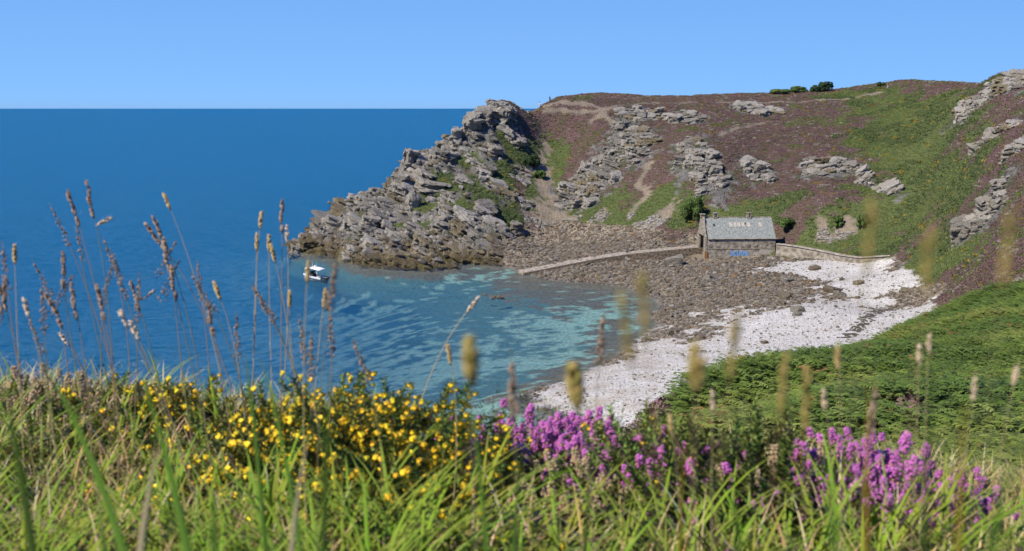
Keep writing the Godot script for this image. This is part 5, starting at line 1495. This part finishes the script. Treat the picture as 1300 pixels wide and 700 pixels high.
func pierced(called: String, place: Transform3D, size: Vector3, cuts: Array, mat: Material, parent: Node) -> Node3D:
	# a block with real openings cut through it
	if cuts.is_empty():
		var m := BoxMesh.new()
		m.size = size
		return put(called, m, mat, parent, place)
	var o := CSGBox3D.new()
	o.name = called
	o.size = size
	o.material = mat
	parent.add_child(o, true)
	o.transform = place
	for k in cuts:
		var c := CSGBox3D.new()
		c.name = "opening"
		c.operation = CSGShape3D.OPERATION_SUBTRACTION
		c.size = k[1]
		c.position = k[0]
		c.material = mat
		o.add_child(c, true)
	return o

func boathouse() -> void:
	var t := thing("boathouse", Vector3(35.65, 2.7, -199.4), "derelict grey stone boathouse with patched slate roof above the foreshore", "building", "", 0.06)
	var L := 12.75
	var W := 6.6
	var E := 3.65
	var R := 7.05
	var th := 0.45
	# long walls and the far gable
	var st := begin()
	add_box(st, Vector3(L / 2, E / 2 - 1.0, -W + th / 2), Vector3(L, E + 2.0, th))
	put("wall", st.commit(), M.plaster, t)
	var cuts := []
	for k in [[8.1, 2.3], [9.5, 2.3], [11.4, 2.35]]:
		cuts.append([Vector3(k[0], k[1], 0.0) - Vector3(L / 2, E / 2 - 1.0, -th / 2), Vector3(0.24, 0.24, th * 3.0)])
	pierced("wall", Transform3D(Basis(), Vector3(L / 2, E / 2 - 1.0, -th / 2)), Vector3(L, E + 2.0, th), cuts, M.plaster, t)
	st = begin()
	prism(st, [Vector2(th, -2), Vector2(W - th, -2), Vector2(W - th, E), Vector2(W / 2, R - 0.2), Vector2(th, E)], Vector3(L, 0, 0), Vector3(0, 0, -1), Vector3.UP, Vector3(-th, 0, 0))
	put("wall", st.commit(), M.plaster, t)
	box_part("floor", Vector3(L / 2, 0.35, -W / 2), Vector3(L - 0.9, 0.2, W - 0.92), M.concrete, t)
	# the seaward gable with its tall doorway, a parapet that stands above the roof and a finial
	st = begin()
	var gz := 0.06
	prism(st, [Vector2(-gz, -2), Vector2(1.3, -2), Vector2(1.3, 3.9), Vector2(W / 2, 4.5), Vector2(W - 1.3, 3.9), Vector2(W - 1.3, -2), Vector2(W + gz, -2), Vector2(W + gz, E + 0.4), Vector2(W - 0.7, E + 0.55), Vector2(W / 2 + 1.0, R + 0.1), Vector2(W / 2 + 0.5, R + 0.3), Vector2(W / 2 - 0.5, R + 0.3), Vector2(W / 2 - 1.0, R + 0.1), Vector2(0.7, E + 0.55), Vector2(-gz, E + 0.4)], Vector3(-0.3, 0, 0), Vector3(0, 0, -1), Vector3.UP, Vector3(0.35, 0, 0))
	var gable := put("gable", st.commit(), M.pale_stone, t)
	box_part("finial", Vector3(-0.13, R + 0.5, -W / 2), Vector3(0.7, 0.46, 0.9), M.ochre_stone, gable)
	box_part("finial", Vector3(-0.13, R + 0.78, -W / 2), Vector3(0.95, 0.16, 1.15), M.pale_stone, gable)
	box_part("lintel", Vector3(-0.36, 4.3, -W / 2), Vector3(0.14, 0.45, 4.6), M.pale_stone, gable)
	box_part("corner_stone", Vector3(-0.12, 0.55, 0.12), Vector3(0.5, 1.5, 0.12), M.rust, gable)
	# roof
	var run := W / 2 + 0.16
	var rise := (R - E) / (W / 2) * run
	var pitch := atan2(R - E, W / 2)
	var slope := Vector2(run, rise).length()
	for s in [1.0, -1.0]:
		var mid := Vector3(L / 2 + 0.15, R - rise / 2 + 0.1, -W / 2 + s * run / 2)
		var turn := Basis(Vector3.RIGHT, s * pitch)
		var holes := []
		if s > 0.0:
			for k in [[0.55, -0.7, 0.42, 0.62], [6.4, -0.95, 0.36, 0.34]]:
				holes.append([Vector3(-L / 2 + 1.1 + k[0], 0, k[1]), Vector3(k[2], 1.0, k[3])])
		var roof := pierced("roof", Transform3D(turn, mid), Vector3(L - 0.2, 0.16, slope), holes, M.slate, t)
		var back := roof.transform.affine_inverse()
		if s > 0.0:
			box_part("eave_board", mid + turn * Vector3(0, -0.02, slope / 2 + 0.04), Vector3(L - 0.1, 0.2, 0.08), M.concrete, roof, turn).transform = back
			for k in [[3.62, 1], [4.4, 1], [5.15, 1], [5.9, 1], [6.95, 1], [9.15, 1]]:
				var x: float = -L / 2 + 1.1 + k[0]
				if k[1] == 1:
					var sky := box_part("skylight", mid + turn * Vector3(x, 0.1, -0.75), Vector3(0.6, 0.07, 1.1), M.white_patch, roof, turn)
					sky.transform = back
					sky.set_meta("label", "pale patched skylight in the slate roof")
			for k in 26:
				var x := -L / 2 + 0.25 + (L - 0.5) * k / 25.0
				box_part("roof_seam", mid + turn * Vector3(x, 0.09, 0), Vector3(0.05, 0.05, slope - 0.1), M.slate, roof, turn).transform = back
	box_part("ridge", Vector3(L / 2 + 0.15, R + 0.16, -W / 2), Vector3(L - 0.25, 0.16, 0.3), M.concrete, t)
	for x in [2.25, 8.55]:
		var ch := pierced("chimney", Transform3D(Basis(), Vector3(x, R + 0.45, -W / 2)), Vector3(0.75, 0.95, 0.7), [[Vector3(0.1, 0.05, 0.15), Vector3(0.24, 0.55, 0.7)]], M.plaster, t)
		box_part("chimney_cap", Vector3(0, 0.54, 0), Vector3(0.95, 0.12, 0.9), M.concrete, ch)
	# plaster patches, vents and the blue lettering on the seaward wall
	for k in [[10.9, 1.15, 2.2, 0.95], [9.2, 0.8, 1.1, 0.6]]:
		box_part("whitewash", Vector3(k[0], k[1], 0.012), Vector3(k[2], k[3], 0.03), M.pale_patch, t)
	box_part("string_course", Vector3(L / 2, 1.75, 0.03), Vector3(L - 0.3, 0.1, 0.07), M.concrete, t)
	var text := TextMesh.new()
	text.text = "ECUON"
	var font := SystemFont.new()
	font.font_names = PackedStringArray(["Droid Sans"])
	font.font_weight = 700
	text.font = font
	text.font_size = 64
	text.pixel_size = 0.0168
	text.depth = 0.03
	var g := put("graffiti", text, M.blue_paint, t, Transform3D(Basis().scaled(Vector3(0.92, 1.12, 1)), Vector3(6.1, 0.85, 0.02)))
	g.set_meta("label", "blue graffiti letters on the boathouse wall")

func wall_mesh(line: Array, deep: float, thick: float) -> ArrayMesh:
	# a wall along top-edge points, battered a little, going back by its thickness
	var st := begin()
	for k in line.size() - 1:
		var a: Vector3 = line[k]
		var b: Vector3 = line[k + 1]
		var back := Vector3(b.z - a.z, 0, a.x - b.x).normalized()
		if back.z > 0.0:
			back = -back
		back *= thick
		var down := Vector3(0, -deep, 0)
		var foot := -back.normalized() * 0.18
		out_tri(st, a, b, b + down + foot, -back)
		out_tri(st, a, b + down + foot, a + down + foot, -back)
		out_tri(st, a, b, b + back, Vector3.UP)
		out_tri(st, a, b + back, a + back, Vector3.UP)
		out_tri(st, a + back, b + back, b + back + down, back)
		out_tri(st, a + back, b + back + down, a + back + down, back)
		if k == 0:
			out_tri(st, a, a + back, a + back + down, a - b)
			out_tri(st, a, a + back + down, a + down + foot, a - b)
		if k == line.size() - 2:
			out_tri(st, b, b + back, b + back + down, b - a)
			out_tri(st, b, b + back + down, b + down + foot, b - a)
	return st.commit()

func walls() -> void:
	var t := thing("slipway", Vector3(0, 0, 0), "long pale slipway running left from the boathouse down to the water", "slipway")
	put("side_wall", wall_mesh(SLIPWAY, 2.6, 0.6), M.dark_wall, t)
	var deck := []
	for p in SLIPWAY:
		deck.append(p + Vector3(0, 0.03, -0.62))
	put("deck", wall_mesh(deck, 0.5, 3.2), M.concrete, t)
	t = thing("sea_wall", Vector3(0, 0, 0), "curving grey stone sea wall from the boathouse to the green bank", "wall")
	put("face", wall_mesh(SEAWALL, 3.0, 0.7), M.plaster, t)
	var cope := []
	for p in SEAWALL:
		cope.append(p + Vector3(0, 0.12, 0.08))
	put("coping", wall_mesh(cope, 0.13, 0.9), M.concrete, t)

func loft(sections: Array, closed_ends := true) -> ArrayMesh:
	# rings of equal length joined one to the next
	var st := begin()
	st.set_smooth_group(0)
	var k: int = sections[0].size()
	for i in sections.size() - 1:
		for j in k - 1:
			var a: Vector3 = sections[i][j]
			var b: Vector3 = sections[i][j + 1]
			var c: Vector3 = sections[i + 1][j + 1]
			var d: Vector3 = sections[i + 1][j]
			for p in [a, c, b, a, d, c]:
				st.add_vertex(p)
	if closed_ends:
		for e in [0, sections.size() - 1]:
			for j in range(1, k - 1):
				for p in ([sections[e][0], sections[e][j], sections[e][j + 1]] if e == 0 else [sections[e][0], sections[e][j + 1], sections[e][j]]):
					st.add_vertex(p)
	st.index()
	st.generate_normals()
	return st.commit()

func boat() -> void:
	var t := thing("motor_boat", BOAT, "small motor boat with a white canopy moored in the blue bay", "boat", "", -0.6)
	# bow towards -x
	var rings := []
	var rails := [[], []]
	for i in 11:
		var f := i / 10.0
		var x := -2.6 + 5.0 * f
		var w := 1.0 * sqrt(minf(1.0, f * 1.7 + 0.005))
		var top := 0.75 - 0.25 * f + 0.12 * (1 - f) * (1 - f)
		rings.append([Vector3(x, top, -w), Vector3(x, top * 0.55, -w * 0.97), Vector3(x, 0.0, -w * 0.8), Vector3(x + (1 - f) * 0.3, -0.3, 0), Vector3(x, 0.0, w * 0.8), Vector3(x, top * 0.55, w * 0.97), Vector3(x, top, w)])
		rails[0].append(Vector3(x, top + 0.02, -w))
		rails[1].append(Vector3(x, top + 0.02, w))
	put("hull", loft(rings), M.boat_hull, t)
	for r in rails:
		put("side_tube", tube(r, 0.2, 0.23, 10), M.boat_tube, t)
	var st := begin()
	add_box(st, Vector3(0.2, 0.32, 0), Vector3(4.2, 0.06, 1.7))
	put("deck", st.commit(), M.dark_trim, t)
	box_part("console", Vector3(-0.35, 0.75, 0), Vector3(0.7, 0.85, 0.9), M.dark_trim, t, Basis(Vector3.BACK, 0.15))
	box_part("windscreen", Vector3(-0.75, 1.35, 0), Vector3(0.05, 0.55, 1.35), M.dark_glass, t, Basis(Vector3.BACK, -0.3))
	box_part("seat", Vector3(1.2, 0.6, 0), Vector3(0.5, 0.5, 1.2), M.boat_tube, t)
	var roof := []
	for i in 9:
		var f := i / 8.0
		var x := -1.5 + 3.3 * f
		var y := 2.12 + 0.16 * sin(PI * f) - 0.1 * f
		var w := 1.05 - 0.1 * absf(f - 0.5)
		roof.append([Vector3(x, y, -w), Vector3(x, y + 0.1, -w * 0.6), Vector3(x, y + 0.14, 0), Vector3(x, y + 0.1, w * 0.6), Vector3(x, y, w), Vector3(x, y - 0.09, w), Vector3(x, y - 0.09, -w), Vector3(x, y, -w)])
	put("canopy", loft(roof), M.white_paint, t)
	for p in [[-1.15, -0.82], [-1.15, 0.82], [1.3, -0.82], [1.3, 0.82]]:
		put("canopy_post", tube([Vector3(p[0], 0.5, p[1]), Vector3(p[0] * 0.98, 2.12, p[1])], 0.03, 0.03, 6), M.white_paint, t)
	put("antenna", tube([Vector3(-0.2, 2.2, 0.3), Vector3(-0.35, 3.4, 0.3)], 0.025, 0.012, 5), M.white_paint, t)
	put("antenna", tube([Vector3(0.2, 2.2, -0.2), Vector3(0.25, 3.0, -0.2)], 0.02, 0.01, 5), M.white_paint, t)
	put("radar_dome", lumps[2], M.white_paint, t, Transform3D(Basis().scaled(Vector3(0.2, 0.2, 0.2)), Vector3(0.0, 2.5, 0)))
	var motor := box_part("outboard_motor", Vector3(2.75, 0.62, 0), Vector3(0.5, 0.6, 0.42), M.dark_trim, t, Basis(Vector3.BACK, -0.2))
	box_part("motor_leg", Vector3(2.72, 0.05, 0), Vector3(0.2, 0.8, 0.14), M.dark_trim, motor)
	put("boat_hook", tube([Vector3(2.3, 0.8, 0.5), Vector3(3.8, 0.85, 0.75)], 0.025, 0.02, 5), M.boat_tube, t)
	var b := Basis(Vector3.UP, -0.6)
	person(BOAT + b * Vector3(0.75, 0.35, 0.25), PI * 0.6, Color(0.75, 0.74, 0.72), Color(0.05, 0.06, 0.09), "person in a white shirt standing under the boat canopy", 1.0)

# one continuous body: tapered limbs joined smoothly, meshed as surface nets
func person(at_: Vector3, turn: float, shirt: Color, legs: Color, label: String, stride: float) -> void:
	var skin := Color(0.5, 0.32, 0.23)
	var hair := Color(0.06, 0.04, 0.03)
	var s := 0.1 * stride
	var bones := [
		[Vector3(0.09, 0.92, 0), Vector3(0.1, 0.5, s), 0.09, 0.065, legs], [Vector3(0.1, 0.5, s), Vector3(0.1, 0.08, s * 0.4), 0.062, 0.042, legs], [Vector3(0.1, 0.05, s * 0.4), Vector3(0.11, 0.04, s * 0.4 + 0.17), 0.042, 0.034, Color(0.08, 0.06, 0.05)],
		[Vector3(-0.09, 0.92, 0), Vector3(-0.1, 0.5, -s * 0.3), 0.09, 0.065, legs], [Vector3(-0.1, 0.5, -s * 0.3), Vector3(-0.1, 0.08, -s), 0.062, 0.042, legs], [Vector3(-0.1, 0.05, -s), Vector3(-0.11, 0.04, 0.17 - s), 0.042, 0.034, Color(0.08, 0.06, 0.05)],
		[Vector3(0, 0.95, 0), Vector3(0, 1.15, 0.01), 0.14, 0.125, shirt], [Vector3(0, 1.15, 0.01), Vector3(0, 1.36, 0), 0.13, 0.135, shirt], [Vector3(-0.13, 1.4, 0), Vector3(0.13, 1.4, 0), 0.075, 0.075, shirt],
		[Vector3(0, 1.45, 0), Vector3(0, 1.55, 0.015), 0.05, 0.05, skin], [Vector3(0, 1.61, 0.03), Vector3(0, 1.68, 0.01), 0.08, 0.095, skin], [Vector3(0, 1.64, 0.1), Vector3(0, 1.61, 0.125), 0.014, 0.02, skin], [Vector3(0, 1.72, -0.02), Vector3(0, 1.66, -0.05), 0.09, 0.09, hair],
		[Vector3(0.19, 1.4, 0), Vector3(0.24, 1.13, -0.02), 0.055, 0.043, shirt], [Vector3(0.24, 1.13, -0.02), Vector3(0.22, 0.9, 0.1), 0.04, 0.03, skin], [Vector3(0.22, 0.88, 0.11), Vector3(0.21, 0.79, 0.15), 0.034, 0.022, skin],
		[Vector3(-0.19, 1.4, 0), Vector3(-0.24, 1.13, -0.02), 0.055, 0.043, shirt], [Vector3(-0.24, 1.13, -0.02), Vector3(-0.22, 0.9, 0.1), 0.04, 0.03, skin], [Vector3(-0.22, 0.88, 0.11), Vector3(-0.21, 0.79, 0.15), 0.034, 0.022, skin]]
	var cell := 0.03
	var lo := Vector3(-0.36, -0.03, -0.3)
	var nx := 24
	var ny := 62
	var nz := 20
	var val := PackedFloat32Array()
	val.resize(nx * ny * nz)
	for k in nz:
		for j in ny:
			for i in nx:
				var p := lo + Vector3(i, j, k) * cell
				var best := 1.0
				for b in bones:
					var a: Vector3 = b[0]
					var ab: Vector3 = b[1] - a
					var t := clampf((p - a).dot(ab) / ab.length_squared(), 0.0, 1.0)
					var dd := (p - a - ab * t).length() - lerpf(b[2], b[3], t)
					var hh := clampf(0.5 + 0.5 * (best - dd) / 0.03, 0.0, 1.0)
					best = lerpf(best, dd, hh) - 0.03 * hh * (1.0 - hh)
				val[(k * ny + j) * nx + i] = best
	var v := PackedVector3Array()
	var c := PackedColorArray()
	var id := PackedInt32Array()
	id.resize(val.size())
	id.fill(-1)
	var idx := PackedInt32Array()
	for k in nz - 1:
		for j in ny - 1:
			for i in nx - 1:
				var o := (k * ny + j) * nx + i
				var sum := Vector3.ZERO
				var hits := 0
				for e in [[0, 1], [0, 2], [0, 4], [1, 3], [1, 5], [2, 3], [2, 6], [3, 7], [4, 5], [4, 6], [5, 7], [6, 7]]:
					var a: int = e[0]
					var b: int = e[1]
					var va := val[o + (a & 1) + ((a >> 1) & 1) * nx + (a >> 2) * nx * ny]
					var vb := val[o + (b & 1) + ((b >> 1) & 1) * nx + (b >> 2) * nx * ny]
					if (va < 0.0) != (vb < 0.0):
						var pa := Vector3(a & 1, (a >> 1) & 1, a >> 2)
						var pb := Vector3(b & 1, (b >> 1) & 1, b >> 2)
						sum += pa.lerp(pb, va / (va - vb))
						hits += 1
				if hits > 0:
					var p := lo + (Vector3(i, j, k) + sum / hits) * cell
					var near := 9.0
					var col := skin
					for b in bones:
						var q := Geometry3D.get_closest_point_to_segment(p, b[0], b[1])
						var dd: float = p.distance_to(q) - minf(b[2], b[3])
						if dd < near:
							near = dd
							col = b[4]
					id[o] = v.size()
					v.append(p)
					c.append(col)
	var steps := [1, nx, nx * ny]
	for k in range(1, nz - 1):
		for j in range(1, ny - 1):
			for i in range(1, nx - 1):
				var o := (k * ny + j) * nx + i
				for ax in 3:
					var a := val[o] < 0.0
					if a == (val[o + steps[ax]] < 0.0):
						continue
					var s1: int = steps[(ax + 1) % 3]
					var s2: int = steps[(ax + 2) % 3]
					var q := [id[o], id[o - s1], id[o - s1 - s2], id[o - s2]]
					if q.has(-1):
						continue
					if a:
						q.reverse()
					idx.append_array(PackedInt32Array([q[0], q[1], q[2], q[0], q[2], q[3]]))
	var st := begin()
	for k in idx:
		st.set_color(c[k])
		st.set_smooth_group(0)
		st.add_vertex(v[k])
	st.index()
	st.generate_normals()
	var t := thing("person", at_, label, "person", "", turn)
	put("body", st.commit(), M.cloth, t)

func people() -> void:
	for p in PEOPLE:
		person(at(p[0], p[1]), p[2], p[3], p[4], p[5], 1.0)
	for p in WHITE_STONES:
		var b := put("pale_boulder", slabs[2], M.pale_stone)
		b.transform = Transform3D(Basis(Vector3.UP, 0.4).scaled_local(Vector3(p[2], p[3], p[2])), at(p[0], p[1], p[3] * 0.4))
		tag(b, p[4], "boulder")



func _ready() -> void:
	rng.seed = 20240611
	view()
	materials()
	survey()
	sea()
	land(-96.0, 232.0, -16.0, 384.0, 0.8, true)
	land(-12.2, 12.2, -4.0, 12.2, 0.16, false)
	rock_kit()
	outcrops()
	headland_rocks()
	stones()
	cover()
	bushes()
	walls()
	boathouse()
	boat()
	people()
	turf()
	gorse()
	heather()
	stalks()
	long_blades()
